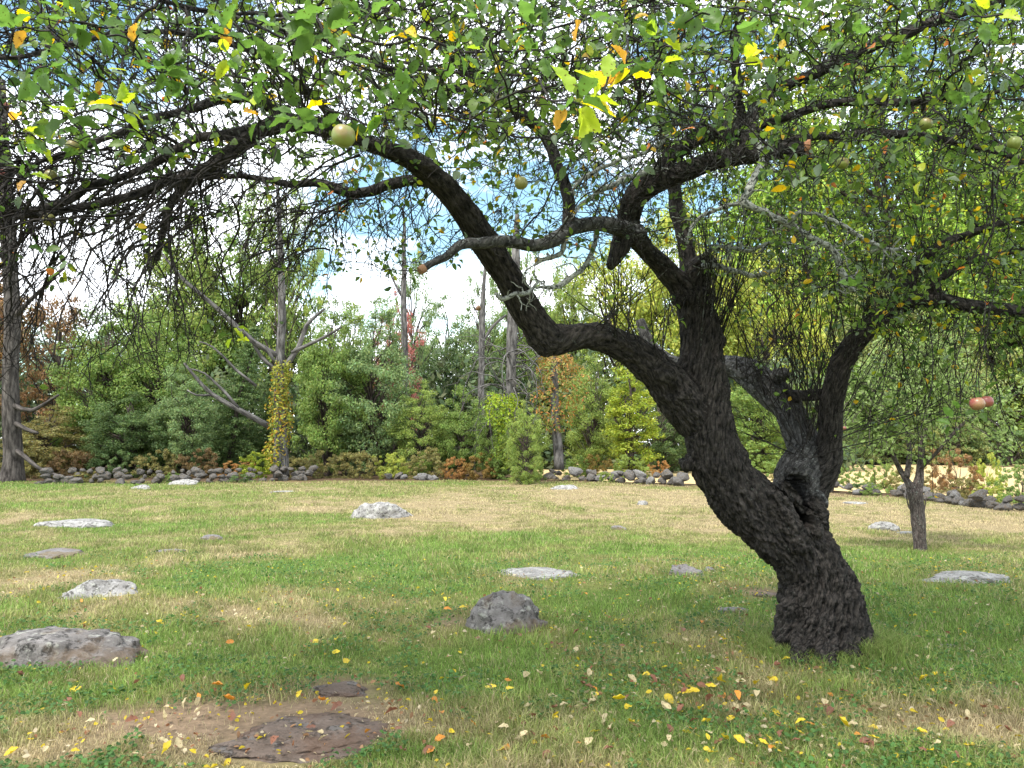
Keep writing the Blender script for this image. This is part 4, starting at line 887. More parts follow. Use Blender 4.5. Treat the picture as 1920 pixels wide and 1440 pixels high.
def far_tree(name, u, Z, vtop, hw, kind, col, label, cat='tree', group='trees at the edge of the lawn', trunk=True, zoff=0., base=0):
    p = W(u, 835, Z); x, y = p[0], p[1]; z = float(gh(x, y)) - .1; h = CAMH + (835 - vtop) / FPX * Z - z; w = hw * 2 / FPX * Z
    crown, trk = PR[kind][random.randrange(len(PR[kind]))]; base_w = {'bush': 7, 'tall': 6.2, 'airy': 6.8, 'shrub': 8.6, 'bramble': 4.9, 'column': 3.2, 'conifer': 5}[kind]
    root = empty(name, (x, y, z), label, cat, group); root.rotation_euler = (0, 0, random.uniform(0, 6.28)); s = h / (2.7 if kind == 'bramble' else 10.3)
    root.scale = (w / base_w, w / base_w, s)
    c = link('crown', crown, root); c.color = (*col, 1)
    if trunk: link('trunk', trk, root)
    return root
GR = (.150, .225, .055); GD = (.095, .15, .052); GL = (.195, .265, .065); OL = (.180, .170, .060); GY = (.29, .34, .065); BG = (.160, .235, .095); RU = (.20, .125, .060); OR = (.30, .17, .06); BR = (.24, .36, .060); YG = (.23, .29, .035); RD = (.36, .15, .13); PG = (.27, .32, .13)
FT = [
 ('rusty_tree', 95, 37, 520, 75, 'airy', RU, 'tree with thin rusty-brown foliage just behind the thick grey trunk'),
 ('rusty_tree', -60, 36, 480, 110, 'tall', RU, 'brown-leaved tree at the west border of the wood'),
 ('leafy_tree', 190, 35, 600, 85, 'bush', GR, 'rounded mid-green tree between the rusty tree and the sky gap'),
 ('leafy_tree', 285, 36, 585, 90, 'bush', GR, 'bluish-green bushy tree behind the middle of the dark stone wall'),
 ('leafy_tree', 350, 46, 430, 120, 'bush', GL, 'tall yellowish-green tree rising behind the leaning dead branches'),
 ('leafy_tree', 450, 48, 390, 115, 'bush', GR, 'tall loose green tree behind the vine-covered snag, highest of its group'),
 ('conifer', 425, 37, 600, 70, 'conifer', GD, 'dark dense evergreen standing left of the vine-covered snag'),
 ('conifer', 490, 38, 690, 45, 'conifer', GD, 'small dark evergreen squeezed against the vine-covered snag'),
 ('leafy_bush', 235, 33, 745, 75, 'bush', GD, 'low dark green bush above the west end of the dark stone wall'),
 ('leafy_bush', 345, 33.5, 700, 60, 'bush', BG, 'grey-green spreading bush in front of the dark evergreen'),
 ('leafy_bush', 90, 33, 770, 75, 'bush', OL, 'brownish low bush right of the thick grey trunk'),
 ('leafy_tree', 615, 34.5, 580, 66, 'bush', GR, 'dense fresh-green tree to the right of the vine-covered snag'),
 ('leafy_tree', 700, 35, 580, 82, 'bush', BG, 'full round dark-green tree below the red-leaved treetop'),
 ('leafy_tree', 655, 36.5, 590, 60, 'bush', GL, 'light green tree wedged between two dense green trees'),
 ('red_tree', 740, 40, 550, 52, 'airy', RD, 'tree with pinkish-red autumn leaves against the sky'),
 ('leafy_tree', 570, 50, 560, 70, 'airy', GR, 'thin distant tree against the sky right of the snag top'),
 ('leafy_bush', 790, 34, 735, 52, 'bush', GL, 'light green bush around a dark stem near the tumbled stones'),
 ('leafy_tree', 830, 52, 590, 75, 'bush', BG, 'distant bluish tree below the bright sky gap'),
 ('leafy_tree', 930, 55, 600, 85, 'bush', GR, 'distant green tree behind the pale dead trunks'),
 ('leafy_tree', 1040, 50, 600, 80, 'airy', GR, 'thin green tree behind the elbow of the big limb'),
 ('leafy_bush', 870, 34, 735, 50, 'bush', GR, 'green bush under the curling dead branches'),
 ('leafy_bush', 925, 31.5, 745, 36, 'bush', GR, 'bright green vine-draped bush left of the scaly dead trunk'),
 ('leafy_bush', 985, 29.9, 770, 36, 'bush', GL, 'narrow green mound at the foot of the scaly dead trunk'),
 ('leafy_tree', 1110, 36, 680, 52, 'bush', GL, 'green bush between the orange vine and the golden vine column'),
 ('golden_tree', 1183, 33, 675, 48, 'column', YG, 'tall column of golden-yellow vine leaves left of the apple trunk'),
 ('leafy_tree', 1245, 37, 735, 60, 'bush', GD, 'shadowy dark green tree directly left of the apple trunk'),
 ('leafy_tree', 1150, 48, 430, 95, 'tall', GY, 'tall airy yellow-green tree above the arched limb'),
 ('leafy_tree', 1290, 50, 380, 120, 'bush', GY, 'tall airy tree seen through the water sprouts'),
 ('leafy_tree', 1430, 38, 700, 80, 'bush', GR, 'green tree filling the gap below the grey bent limb'),
 ('leafy_tree', 1420, 52, 470, 120, 'tall', GY, 'tall yellow-green tree framed by the fork of the apple tree'),
 ('leafy_tree', 1000, 70, 560, 90, 'tall', BG, 'farthest tall tree seen faintly by the elbow of the limb'),
 ('leafy_tree', 1600, 64, 480, 130, 'bush', PG, 'pale green tree at the far side of the hayfield behind the upright limb'),
 ('leafy_tree', 1740, 63, 560, 110, 'bush', PG, 'pale bushy tree behind the small apple tree across the hayfield'),
 ('leafy_tree', 1870, 64, 540, 110, 'bush', GL, 'broad green tree at the east end of the hayfield'),
 ('leafy_tree', 1990, 64, 500, 130, 'bush', GR, 'big green tree beyond the east border of the hayfield'),
 ('leafy_tree', 1480, 66, 130, 190, 'bush', BR, 'very tall yellow-green tree above the apple fork'),
 ('leafy_tree', 1660, 68, 70, 190, 'bush', BR, 'very tall bright tree behind the pale bushes'),
 ('leafy_tree', 1850, 70, 120, 170, 'tall', BR, 'tall loose tree rising behind the east end of the hayfield'),
 ('leafy_tree', 2010, 70, 90, 180, 'bush', BR, 'tall tree at the far east border'),
 ('leafy_tree', 770, 44, 430, 48, 'airy', BG, 'thin-leaved tall tree around the slim grey trunk, against the bright sky'),
 ('leafy_tree', 905, 46, 470, 45, 'airy', BG, 'sparse tall tree beside the pole-like grey trunk'),
 ('leafy_tree', 975, 48, 400, 55, 'airy', GR, 'sparse tall tree mingling with the scaly dead trunk top'),
 ('leafy_tree', 530, 45, 300, 75, 'airy', GL, 'light airy treetop around the upper part of the vine-covered snag'),
 ('leafy_tree', 240, 48, 520, 90, 'airy', BG, 'loose treetop west of the tall yellowish-green tree'),
 ('leafy_tree', 1070, 46, 500, 60, 'bush', GL, 'light airy tree directly above the arch of the limb'),
 ('leafy_tree', 2160, 62, 430, 170, 'bush', GR, 'broad tree past the east border of the picture'),
 ('leafy_tree', 2400, 58, 400, 190, 'bush', GL, 'farthest tree past the east border of the picture'),
 ('leafy_tree', -260, 38, 420, 150, 'bush', GR, 'tree past the west border of the picture'),
 ('leafy_bush', 1890, 56, 790, 75, 'bramble', GD, 'dark green low thicket at the east end of the hayfield'),
 ('leafy_bush', 1650, 60, 740, 90, 'bush', PG, 'low pale shrub hanging over the far hayfield edge'),
 ('leafy_bush', 1780, 58, 760, 60, 'bush', PG, 'small pale shrub on the hayfield edge behind the rusty bush'),
 ('rusty_bush', 1790, 24.2, 838, 46, 'bramble', (.22, .135, .06), 'rusty-brown bush growing over the stone wall beside the small apple tree'),
 ('leafy_bush', 1845, 24, 846, 30, 'bramble', GY, 'yellow-green sapling attached to the east side of the rusty bush'),
 ('leafy_bush', 1905, 21.5, 868, 45, 'bramble', GR, 'green brambles over the wall at the east edge'),
 ('leafy_bush', 1655, 26.5, 860, 34, 'bramble', GL, 'light leafy sapling behind the wall left of the small apple tree'),
 ('leafy_bush', 1590, 28, 875, 30, 'bramble', GR, 'small green weed clump on top of the wall by the upright limb'),
]
for ft in FT:
    ft = list(ft); ft[2] += 3.5 if 30 < ft[2] < 50 else 0
    far_tree(*ft[:8], cat='tree' if 'tree' in ft[0] or ft[0] == 'conifer' else 'bush')
UG = [(160, 29.6, 880, 34, OL, 'olive weeds growing in front of the west end of the dark wall'), (330, 29.8, 884, 26, GR, 'small green weed tuft in front of the dark wall'), (455, 29.9, 886, 30, GD, 'low green weeds at the foot of the dark wall near the snag'), (1135, 29.6, 880, 16, GL, 'upright pale weed in front of the pale wall'),
      (1205, 29.7, 884, 22, OL, 'olive weed in front of the pale wall close to the apple trunk'), (1640, 22.4, 905, 30, GR, 'green weeds in front of the long wall left of the small tree'), (1760, 20.6, 912, 26, OL, 'olive weeds in front of the long wall right of the small tree'), (1850, 19.4, 905, 30, GY, 'yellow-green weeds sprouting from the long wall'), (1700, 24.5, 872, 40, OL, 'olive brush on top of the long wall behind the small tree'), (1615, 23.6, 900, 26, GD, 'dark low weeds at the foot of the long wall beside the upright limb'), (1890, 18.6, 915, 26, GR, 'green bramble in front of the long wall at the east edge'), (1800, 21, 890, 30, OL, 'brown-olive brush on the long wall under the rusty bush'), (1470, 28.6, 880, 30, OL, 'dry weeds over the wall between the trunk forks'),(50, 32, 830, 60, OL, 'dull olive undergrowth clump beside the thick grey trunk'), (140, 32.2, 835, 50, (.13, .09, .04), 'brown bramble clump at the west end of the dark wall'), (215, 32.6, 828, 45, GD, 'dark green bramble clump behind the dark wall'), (290, 32.6, 840, 45, OL, 'olive bramble clump above the middle of the dark wall'),
      (370, 33, 838, 45, (.14, .10, .045), 'tawny weed clump below the grey-green bush'), (445, 33.4, 862, 40, OR, 'orange weeds lying on the dark stone wall'), (480, 32.6, 842, 34, YG, 'yellow-green sprouts left of the snag foot'), (560, 32.6, 850, 35, OL, 'olive weed clump right of the snag foot'), (615, 32.4, 842, 42, OL, 'brown-green bramble below the dense fresh-green tree'),
      (675, 32.2, 838, 45, OL, 'olive bramble clump under the round dark-green tree'), (735, 32.4, 844, 40, GY, 'yellowish bramble clump beside the tumbled stones'), (800, 32, 836, 45, OL, 'olive bramble with orange tips above the tumbled stones'), (850, 31.6, 852, 28, OR, 'small orange shrub at the lawn edge'), (900, 31.8, 846, 38, (.2, .14, .04), 'bronze bramble clump right of the orange shrub'),
      (955, 31.6, 845, 36, GR, 'green bramble at the foot of the scaly trunk'), (1000, 31, 848, 26, GL, 'light green mound ending at the gap in the wall'), (1075, 33, 852, 34, GR, 'green bramble right of the white trunk foot'), (1120, 33, 850, 34, (.2, .15, .04), 'bronze-green weeds above the pale wall'), (1180, 32.4, 850, 40, GL, 'green weeds below the golden vine column'),
      (1235, 32.6, 862, 26, OR, 'reddish weeds on the pale wall left of the apple trunk'), (1420, 33, 850, 40, GR, 'green weeds seen between the two trunk forks')]
for (u, Z, vt, hw, col, lab) in UG: far_tree('bramble', u, Z + (2.6 if Z > 30 else 1.2), vt, hw, 'bramble', col, lab, 'bush', 'undergrowth along the lawn edge', trunk=False)
# distant woodland mass
r = np.random.default_rng(77); C = []
for x in np.arange(-75, 100, 1.5):
    topv = np.interp(x, [-75, -45, -25, -8, 0, 12, 25, 60, 100], [600, 600, 640, 650, 650, 600, 470, 450, 470]); y0 = 84 + r.uniform(-5, 5); top = 1.55 + (835 - topv) / FPX * y0 * r.uniform(.88, 1.08)
    for z in np.arange(0, top, 1.3): C.append((x + r.normal(0, .8), y0 + r.normal(0, 1.5) + (top - z) * -.12, z))
for x in np.arange(-62, 22, 1.2):                  # the nearer thicket between the trees
    y0 = 47 + r.uniform(-3, 3); top = 1.55 + (835 - 690) / FPX * y0 * r.uniform(.75, 1.15)
    for z in np.arange(0, top, .9): C.append((x + r.normal(0, .6), y0 + r.normal(0, .8), z))
C = np.array(C); per = 90; P = np.repeat(C, per, 0); dv = nrmz(r.normal(size=P.shape)); P = P + dv * r.uniform(0, 1, (len(P), 1)) ** .5 * 1.7; P[:, 2] = np.abs(P[:, 2])
V, F, c = far_leaves(P, .26, nrmz(dv + (0, -.3, .6)) * 1.2, r, np.repeat(r.uniform(.75, 1.25, len(C)), per)); o = link('woodland', mkmesh('woodland', V, F, M_far, c, False), kind='stuff'); o.color = (.085, .12, .055, 1)
# dead standing trunks
def snag(name, label, specs, mat, vines=(), cat='dead tree', curls=None):
    b0 = specs[0][0]; p0 = G(b0[0], b0[1]) if len(b0) == 4 else None; Z0 = b0[3]
    p0 = W(b0[0], b0[1], Z0); root = empty(name, tuple(p0), label, cat)
    for i, pl in enumerate(specs):
        T = Tubes(); P, R = dense(pl, .35); P = P + (np.stack([fbm3(P * .8 + 7 * k, 2) for k in range(3)], 1) - .5) * (.15 if i else .08); T.add(P - p0, R, 10 if i == 0 else 6, (.1, 0, 0))
        link('trunk' if i == 0 else 'limb', T.mesh('trunk' if i == 0 else 'limb', mat), root)
    if curls:
        T = Tubes(); rr = np.random.default_rng(curls[5]); u0, v0, Z, n_, L_ = curls[:5]
        for _ in range(n_):
            p = W(u0 + rr.normal(0, 6), v0 + rr.uniform(-90, 60), Z); d = nrmz(rr.normal(0, 1, 3) * (1, .7, .25)); Q = [p]; g_ = rr.uniform(-.02, .01)
            for k in range(int(rr.uniform(.5, 1.1) * L_ / .16)):
                d = nrmz(d + rr.normal(0, .16, 3) + (0, 0, g_ - .012 * k)); Q.append(Q[-1] + d * .16)
                if k > 3 and rr.random() < .3:
                    dd = d + rr.normal(0, .6, 3); q = [Q[-1]]
                    for _k in range(7): dd = nrmz(dd + rr.normal(0, .2, 3) + (0, 0, -.1)); q.append(q[-1] + dd * .12)
                    T.add(np.array(q) - p0, np.linspace(.013, .006, 8), 4, (.2, 0, 0), False)
            T.add(np.array(Q) - p0, np.linspace(.035, .010, len(Q)), 5, (.2, 0, 0), False)
        link('dead_twigs', T.mesh('dead_twigs', mat), root)
    return root
def vine(pts, n_, rad_, cols, label, seed, size=.075):
    r = np.random.default_rng(seed); a = np.array(pts, float); P0 = W(a[:, 0], a[:, 1], a[:, 3]); t = r.uniform(0, len(a) - 1, n_); i = np.minimum(t.astype(int), len(a) - 2); f_ = (t - i)[:, None]
    c = P0[i] * (1 - f_) + P0[i + 1] * f_; wr = (a[i, 2] * (1 - f_[:, 0]) + a[i + 1, 2] * f_[:, 0]) / FPX * a[i, 3]; th = r.uniform(0, 6.28, n_); k = r.uniform(.6, 1.15, n_) * (1 + rad_ * (fbm3(c * 1.5 + np.stack([np.cos(th), np.sin(th), th * 0], 1), 2) - .5))
    P = c + np.stack([np.cos(th) * wr * k, np.sin(th) * wr * k, r.normal(0, .05, n_)], 1); b0 = W(*[a[0, j] for j in (0, 1, 3)]); P -= b0
    V, F, cc = far_leaves(P, size, np.stack([np.cos(th), np.sin(th), th * 0 + .5], 1), r); z = P[:, 2] / max(P[:, 2].max(), 1e-3); ck = np.clip((z + r.normal(0, .3, n_)) * len(cols), 0, len(cols) - 1).astype(int)
    cc = cc * np.repeat(np.array(cols)[ck], 4, 0); o = link('climbing_vine', mkmesh('climbing_vine', V, F, M_far, cc, False), None, label, 'vine', 'vines on the dead trunks', loc=tuple(b0)); return o
snag('old_tree', 'thick grey-barked tree trunk at the west edge, leaning slightly, with ragged side stubs', [
    [(22, 912, 26, 32), (24, 870, 18, 32), (22, 800, 16, 32), (20, 700, 14, 32), (24, 600, 14, 32), (18, 480, 13, 32), (10, 330, 11, 32), (0, 150, 9, 32)],
    [(24, 790, 5, 31.9), (50, 805, 4, 31.7), (70, 812, 3, 31.5)], [(26, 760, 5, 31.9), (60, 770, 4, 31.6), (110, 740, 2, 31)], [(22, 600, 6, 32), (60, 560, 4, 31.5), (120, 500, 3, 31)], [(20, 500, 6, 32), (-30, 430, 4, 31)], [(22, 840, 5, 31.9), (80, 880, 3, 31.2), (120, 895, 2, 31)]], M_oldbark, cat='tree')
snag('dead_tree', 'tall grey dead trunk wrapped in yellow-orange vines with a long branch leaning west', [
    [(527, 895, 15, 33), (526, 800, 12, 33), (524, 700, 9, 33), (528, 600, 7.5, 33), (527, 500, 6, 33), (522, 380, 4, 33), (520, 340, 2, 33)],
    [(526, 668, 6, 33), (480, 645, 5.5, 32.6), (430, 600, 5, 32), (385, 560, 4, 31.6), (345, 525, 4, 31.2), (300, 470, 2, 31)], [(526, 700, 5, 33), (490, 670, 4, 32.8), (468, 630, 3, 32.5)],
    [(532, 690, 6, 33), (560, 650, 5, 33.2), (575, 610, 4, 33.4), (610, 580, 2, 33.6)], [(548, 660, 4, 33.1), (600, 635, 3, 33), (640, 612, 2, 33)], [(470, 640, 4, 32.5), (500, 655, 4, 32.7), (515, 680, 3, 32.8)]], M_greybark)
snag('fallen_branch', 'bare grey forked branch leaning out of the dark evergreen', [[(505, 800, 6, 34), (450, 770, 5, 33.6), (400, 740, 4, 33.3), (365, 705, 3, 33), (345, 680, 2, 33)], [(450, 770, 4, 33.6), (420, 735, 3, 33.4), (385, 700, 2, 33.2), (350, 690, 1.5, 33)], [(400, 740, 3, 33.3), (370, 740, 2, 33), (352, 730, 1.5, 33)],
    [(480, 725, 3, 33.6), (440, 690, 3, 33.4), (400, 650, 2, 33), (375, 640, 1.5, 33)]], M_greybark, cat='branch')
snag('dead_tree', 'slim grey trunk rising through the red-leaved tree', [[(760, 880, 8, 42), (760, 760, 7, 42), (758, 640, 6, 42), (757, 520, 5, 42), (758, 430, 3, 42), (756, 390, 1.5, 42)], [(758, 560, 3, 42), (735, 520, 2, 42), (725, 490, 1.5, 42)]], M_greybark)
snag('dead_tree', 'slender pale grey pole-like trunk left of the scaly trunk', [[(902, 875, 7, 45), (902, 780, 7, 45), (903, 690, 6, 45), (904, 600, 6, 45), (907, 540, 4, 45), (910, 490, 2, 45)], [(905, 640, 3, 45), (925, 610, 3, 45), (950, 590, 2, 45)]], M_greybark)
snag('dead_tree', 'pale scaly dead trunk with a tangle of curling bare branches', [[(962, 885, 12, 34), (958, 800, 11, 34), (958, 700, 10, 34), (962, 600, 11, 34), (966, 500, 9, 34), (968, 430, 6, 34), (970, 390, 2, 34)]], M_greybark, curls=(955, 730, 34, 40, 3.6, 5))
snag('dead_tree', 'whitish bare-footed trunk at the gap in the wall with orange vine above', [[(1048, 880, 10, 33), (1044, 820, 9, 33), (1040, 760, 8, 33), (1040, 690, 7, 33), (1042, 620, 5, 33)]], M_greybark)
vine([(515, 885, 26, 32.9), (524, 800, 20, 32.9), (528, 740, 17, 32.9), (530, 680, 15, 32.9)], 2600, 1.6, [(.20, .24, .03), (.33, .27, .03), (.34, .20, .03), (.16, .20, .04), (.22, .24, .035)], 'yellow and orange vine climbing the tall dead trunk', 3)
vine([(1040, 810, 18, 32.9), (1040, 750, 36, 32.9), (1045, 700, 34, 32.9), (1040, 665, 24, 32.9)], 2600, 2.2, [(.14, .18, .04), (.34, .16, .05), (.18, .18, .04), (.16, .19, .05), (.26, .16, .05)], 'orange-red vine ball on the whitish bare-footed trunk', 4)
vine([(962, 880, 30, 33), (955, 800, 34, 33), (945, 740, 24, 33)], 2600, 2.0, [(.14, .19, .035), (.17, .25, .03), (.22, .30, .02)], 'fresh green vine on the lower part of the scaly trunk', 6)

# ------------------------------------------------------------------ the small apple tree
def small_tree():
    b0 = G(1727, 1036); Z = float(b0[1]); root = empty('small_apple_tree', tuple(b0), 'small apple tree with a single grey-brown trunk forking into a pale green crown', 'tree')
    T = Tubes(); tr = [(1728, 1045, 12, Z), (1726, 1032, 11, Z), (1722, 980, 11.5, Z), (1718, 940, 12, Z), (1714, 915, 13, Z)]
    for pl in (tr, [(1716, 925, 10, Z), (1703, 905, 6.5, Z), (1690, 885, 5, Z + .1), (1672, 850, 3.5, Z), (1640, 790, 4, Z - .2), (1600, 720, 3, Z - .3)], [(1716, 925, 11, Z), (1724, 895, 7.5, Z), (1726, 860, 5.5, Z), (1735, 800, 5, Z), (1750, 720, 4, Z + .2), (1760, 650, 2, Z + .3)],
               [(1724, 880, 4, Z), (1755, 850, 3, Z - .3), (1800, 800, 3, Z - .5), (1840, 770, 2, Z - .6)], [(1700, 895, 5, Z), (1705, 840, 4, Z + .3), (1690, 760, 3, Z + .5), (1680, 680, 2, Z + .6)]):
        P, R = dense(pl, .08); R = R * (.9 + .3 * fbm3(P * 9, 2)); T.add(P - b0, R, 10, (.15, 0, 0))
    for (u, v, du) in ((1715, 965, -16), (1722, 975, 14)):
        P, R = dense([(u, v, 2, Z), (u + du * .7, v - 15, 1.5, Z), (u + du, v - 40, 1, Z)], .05); T.add(P - b0, R, 5)
    tips = [T.V[i][-1] for i in range(0)]; r = np.random.default_rng(9)
    starts = np.concatenate([dense(pl, .08)[0][8:] for pl in ([(1690, 885, 7, Z + .1), (1670, 850, 5, Z), (1640, 790, 4, Z - .2), (1600, 720, 3, Z - .3)], [(1726, 860, 7, Z), (1735, 800, 5, Z), (1750, 720, 4, Z + .2), (1760, 650, 2, Z + .3)], [(1760, 850, 4, Z - .3), (1800, 800, 3, Z - .5), (1840, 770, 2, Z - .6)], [(1705, 840, 4, Z + .3), (1690, 760, 3, Z + .5), (1680, 680, 2, Z + .6)])])
    LP = []; TW = Tubes()
    for _ in range(420):
        p = starts[r.integers(len(starts))]; d = nrmz(r.normal(0, 1, 3) + (0, 0, .15)); Q = [p]
        for k in range(r.integers(4, 13)): d = nrmz(d + r.normal(0, .22, 3) + (0, 0, -.03)); Q.append(Q[-1] + d * .08); LP.append(Q[-1])
        TW.add(np.array(Q) - b0, np.linspace(.008, .003, len(Q)), 4, (.1, 0, 0), False)
    LP = np.array(LP); LP = np.repeat(LP, 4, 0); n = len(LP); D = nrmz(r.normal(0, 1, (n, 3))); Ls = r.uniform(.045, .075, n)
    cc = np.array((.20, .27, .09)) * r.uniform(.6, 1.4, (n, 1)); V, F, C = leaves_arr(LP + r.normal(0, .04, (n, 3)) - b0, D, r.normal(0, .7, (n, 3)) + (0, 0, .8), Ls, Ls * .55, cc, r.uniform(0, 1, n))
    link('trunk', T.mesh('trunk', M_smallbark), root); link('twigs', TW.mesh('twigs', M_smallbark), root, kind='stuff'); link('crown', mkmesh('crown', V, F, M_leaf, C, True), root)
M_smallbark = bark_mat('small_apple_bark', (.035, .026, .024), (.15, .12, .11), (.30, .33, .29), .02, fine=60)
small_tree()
# pale stick leaning on the wall
P0 = G(1555, 915); T = Tubes(); P, R = dense([(1545, 897, 2.2, 28), (1570, 908, 2.2, 27), (1595, 922, 2.0, 26)], .2); T.add(P - P0, R, 6, (.3, 0, 0)); link('fallen_stick', T.mesh('fallen_stick', M_greybark), None, 'pale fallen stick leaning on the wall right of the hollow trunk', 'stick', loc=tuple(P0))

# ------------------------------------------------------------------ grass
def near_rock(x, y):
    m = np.zeros(len(x), bool)
    for (cx, cy, sx, sy, yw) in rock_xy:
        f = .82 if sx > .5 else .98; ca, sa = math.cos(yw), math.sin(yw); px = (x - cx) * ca + (y - cy) * sa; py = (y - cy) * ca - (x - cx) * sa
        m |= (px / (sx * f)) ** 2 + (py / (sy * f)) ** 2 < 1
    return m
def grass(nb, d0, d1, power, h0, w0, seed, name):
    r = np.random.default_rng(seed); t = r.random(nb); a = 1 - power; y = (d0 ** a + t * (d1 ** a - d0 ** a)) ** (1 / a)
    x = r.uniform(-1, 1, nb) * (y * .9 + 1.0)
    cl = fbm2(x * 5 + 9, y * 5, 3); dr = dryness(x, y)
    dens = np.clip(.35 + 1.1 * cl - .45 * np.clip(dr - .7, 0, 1) * 2, 0, 1); dens *= np.where(d0 < 14, 1, .9)
    ok = (r.random(nb) < dens * (1 - bare(x, y))) & ~near_rock(x, y) & (y < wall_y(x) - .2 - .5 * fbm2(x, y, 2)) & (((x - tb[0]) / .36) ** 2 + ((y - tb[1] - .25) / .36) ** 2 > 1)
    x, y, dr, cl = x[ok], y[ok], dr[ok], cl[ok]; n = len(x)
    sc = np.clip(y / 6, .8, 6)
    tuft = fbm2(x * 1.1 + 30, y * 1.1, 3); h = h0 * r.uniform(.45, 1.35, n) * (.35 + 1.5 * np.clip(tuft - .2, 0, 1)) * np.where(dr > .75, .65, 1.) * (1 + .12 * (sc - 1))
    w = w0 * r.uniform(.7, 1.3, n) * sc; th = r.uniform(0, 6.28, n); lean = r.uniform(.15, 1.1, n)
    az = r.uniform(0, 6.28, n); L1 = np.stack([np.cos(az), np.sin(az)], 1) * (h * lean)[:, None]; S = np.stack([np.cos(th), np.sin(th)], 1) * w[:, None] * .5
    z = gh(x, y) - .004; B = np.stack([x, y], 1)
    V = np.empty((n, 5, 3), np.float32)
    V[:, 0, :2] = B - S; V[:, 0, 2] = z; V[:, 1, :2] = B + S; V[:, 1, 2] = z
    V[:, 2, :2] = B + S * .8 + L1 * .35; V[:, 2, 2] = z + h * .6; V[:, 3, :2] = B - S * .8 + L1 * .35; V[:, 3, 2] = z + h * .6
    V[:, 4, :2] = B + L1; V[:, 4, 2] = z + h * (1 - .25 * lean)
    i = np.arange(n)[:, None] * 5; F4 = i + np.array([[0, 1, 2, 3]]); F3 = i + np.array([[3, 2, 4]])
    dd = np.clip(dr + r.normal(0, .16, n), 0, 1); c = lawn_col(dd) * r.uniform(.45, 1.5, (n, 1)) * (.6 + .8 * fbm2(x * 4 + 77, y * 4, 3))[:, None]; st = r.random(n) < .10; c[st] = TAN * r.uniform(.6, 1.2, (st.sum(), 1))
    me = mkmesh(name, V.reshape(-1, 3), [F4, F3], M_grass, np.repeat(c, 5, 0), False); link(name, me, kind='stuff')
    return n
n1 = grass(640000, 2.4, 13, 2.0, .074, .0046, 1, 'grass'); n2 = grass(420000, 11, 38, 1.7, .06, .0040, 2, 'grass')
print('blades', n1, n2)
r = np.random.default_rng(41); nt_ = 9000; th = r.uniform(0, 6.28, nt_); rd = .34 + np.abs(r.normal(0, .16, nt_)); x = tb[0] + np.cos(th) * rd; y = tb[1] + .1 + np.sin(th) * rd; h = r.uniform(.05, .17, nt_) * np.where(np.cos(th) > .3, 1.25, .8); w = r.uniform(.003, .006, nt_); az = r.uniform(0, 6.28, nt_); q = r.uniform(0, 6.28, nt_)
L1 = np.stack([np.cos(az), np.sin(az)], 1) * (h * r.uniform(.2, 1.0, nt_))[:, None]; S = np.stack([np.cos(q), np.sin(q)], 1) * w[:, None] * .5; B = np.stack([x, y], 1); z = gh(x, y) - .004; V = np.empty((nt_, 5, 3))
V[:, 0, :2] = B - S; V[:, 1, :2] = B + S; V[:, 0, 2] = z; V[:, 1, 2] = z; V[:, 2, :2] = B + S * .8 + L1 * .3; V[:, 3, :2] = B - S * .8 + L1 * .3; V[:, 2, 2] = z + h * .6; V[:, 3, 2] = z + h * .6; V[:, 4, :2] = B + L1; V[:, 4, 2] = z + h * .85
i = np.arange(nt_)[:, None] * 5; c = lawn_col(np.clip(r.normal(.15, .2, nt_), 0, 1)) * r.uniform(.4, 1.3, (nt_, 1)); link('grass', mkmesh('grass', V.reshape(-1, 3), [i + np.array([[0, 1, 2, 3]]), i + np.array([[3, 2, 4]])], M_grass, np.repeat(c, 5, 0)), kind='stuff')
# low clover-like weeds
r = np.random.default_rng(21); nb = 60000; y = 2.8 + 8 * r.random(nb) ** 1.4; x = r.uniform(-1, 1, nb) * (y * .8 + .5); k = (fbm2(x * 2.2 + 5, y * 2.2, 3) > .49) & ~near_rock(x, y) & (dryness(x, y) < .62); x, y = x[k], y[k]; n = len(x)
P = np.stack([x, y, gh(x, y) + r.uniform(.02, .065, n)], 1); D = nrmz(np.stack([r.normal(size=n), r.normal(size=n), r.normal(0, .25, n)], 1)); Ls = r.uniform(.014, .034, n)
V, F, C = leaves_arr(P, D, r.normal(0, .4, (n, 3)) + (0, 0, 1), Ls, Ls * .8, np.array((.055, .12, .03)) * r.uniform(.6, 1.5, (n, 1)), r.uniform(0, 1, n)); link('ground_cover', mkmesh('ground_cover', V, F, M_grass, C, True), kind='stuff')

# ------------------------------------------------------------------ fallen leaves
def fallen_mesh(s, curl, fold):
    T0, F0 = (LTH, LFH); V, F, C = leaves_arr(np.zeros((1, 3)), np.array([[0, 1., 0]]), np.array([[0, 0, 1.]]), np.array([1.0]), np.array([.62]), np.ones((1, 3)), np.array([curl]), T0, F0, np.array([fold]))
    V = V - (0, .5, 0); V[:, 2] -= V[:, 2].min() - .01; return mkmesh('fallen_leaf', V, F, M_fallen, C, True)
LAND = [(130, 1240, 'beside the largest dark boulder'), (575, 1385, 'around the flat brown ledge'), (652, 1290, 'near the small cracked brown slab'), (938, 1160, 'beside the steep grey boulder'), (1550, 1240, 'at the foot of the leaning trunk'), (1372, 1150, 'by the small flat stone near the trunk'),
        (1320, 1300, 'in the open grass before the trunk'), (1180, 1400, 'in the grass well in front of the trunk'), (950, 1300, 'between the steep boulder and ledge'), (1750, 1300, 'in the grass east of the trunk'), (1650, 1420, 'at the bottom edge below the trunk'), (250, 1370, 'on the dry patch west of the ledge'), (450, 1180, 'between the dark boulder and steep boulder'), (850, 1430, 'at the bottom edge east of the ledge')]
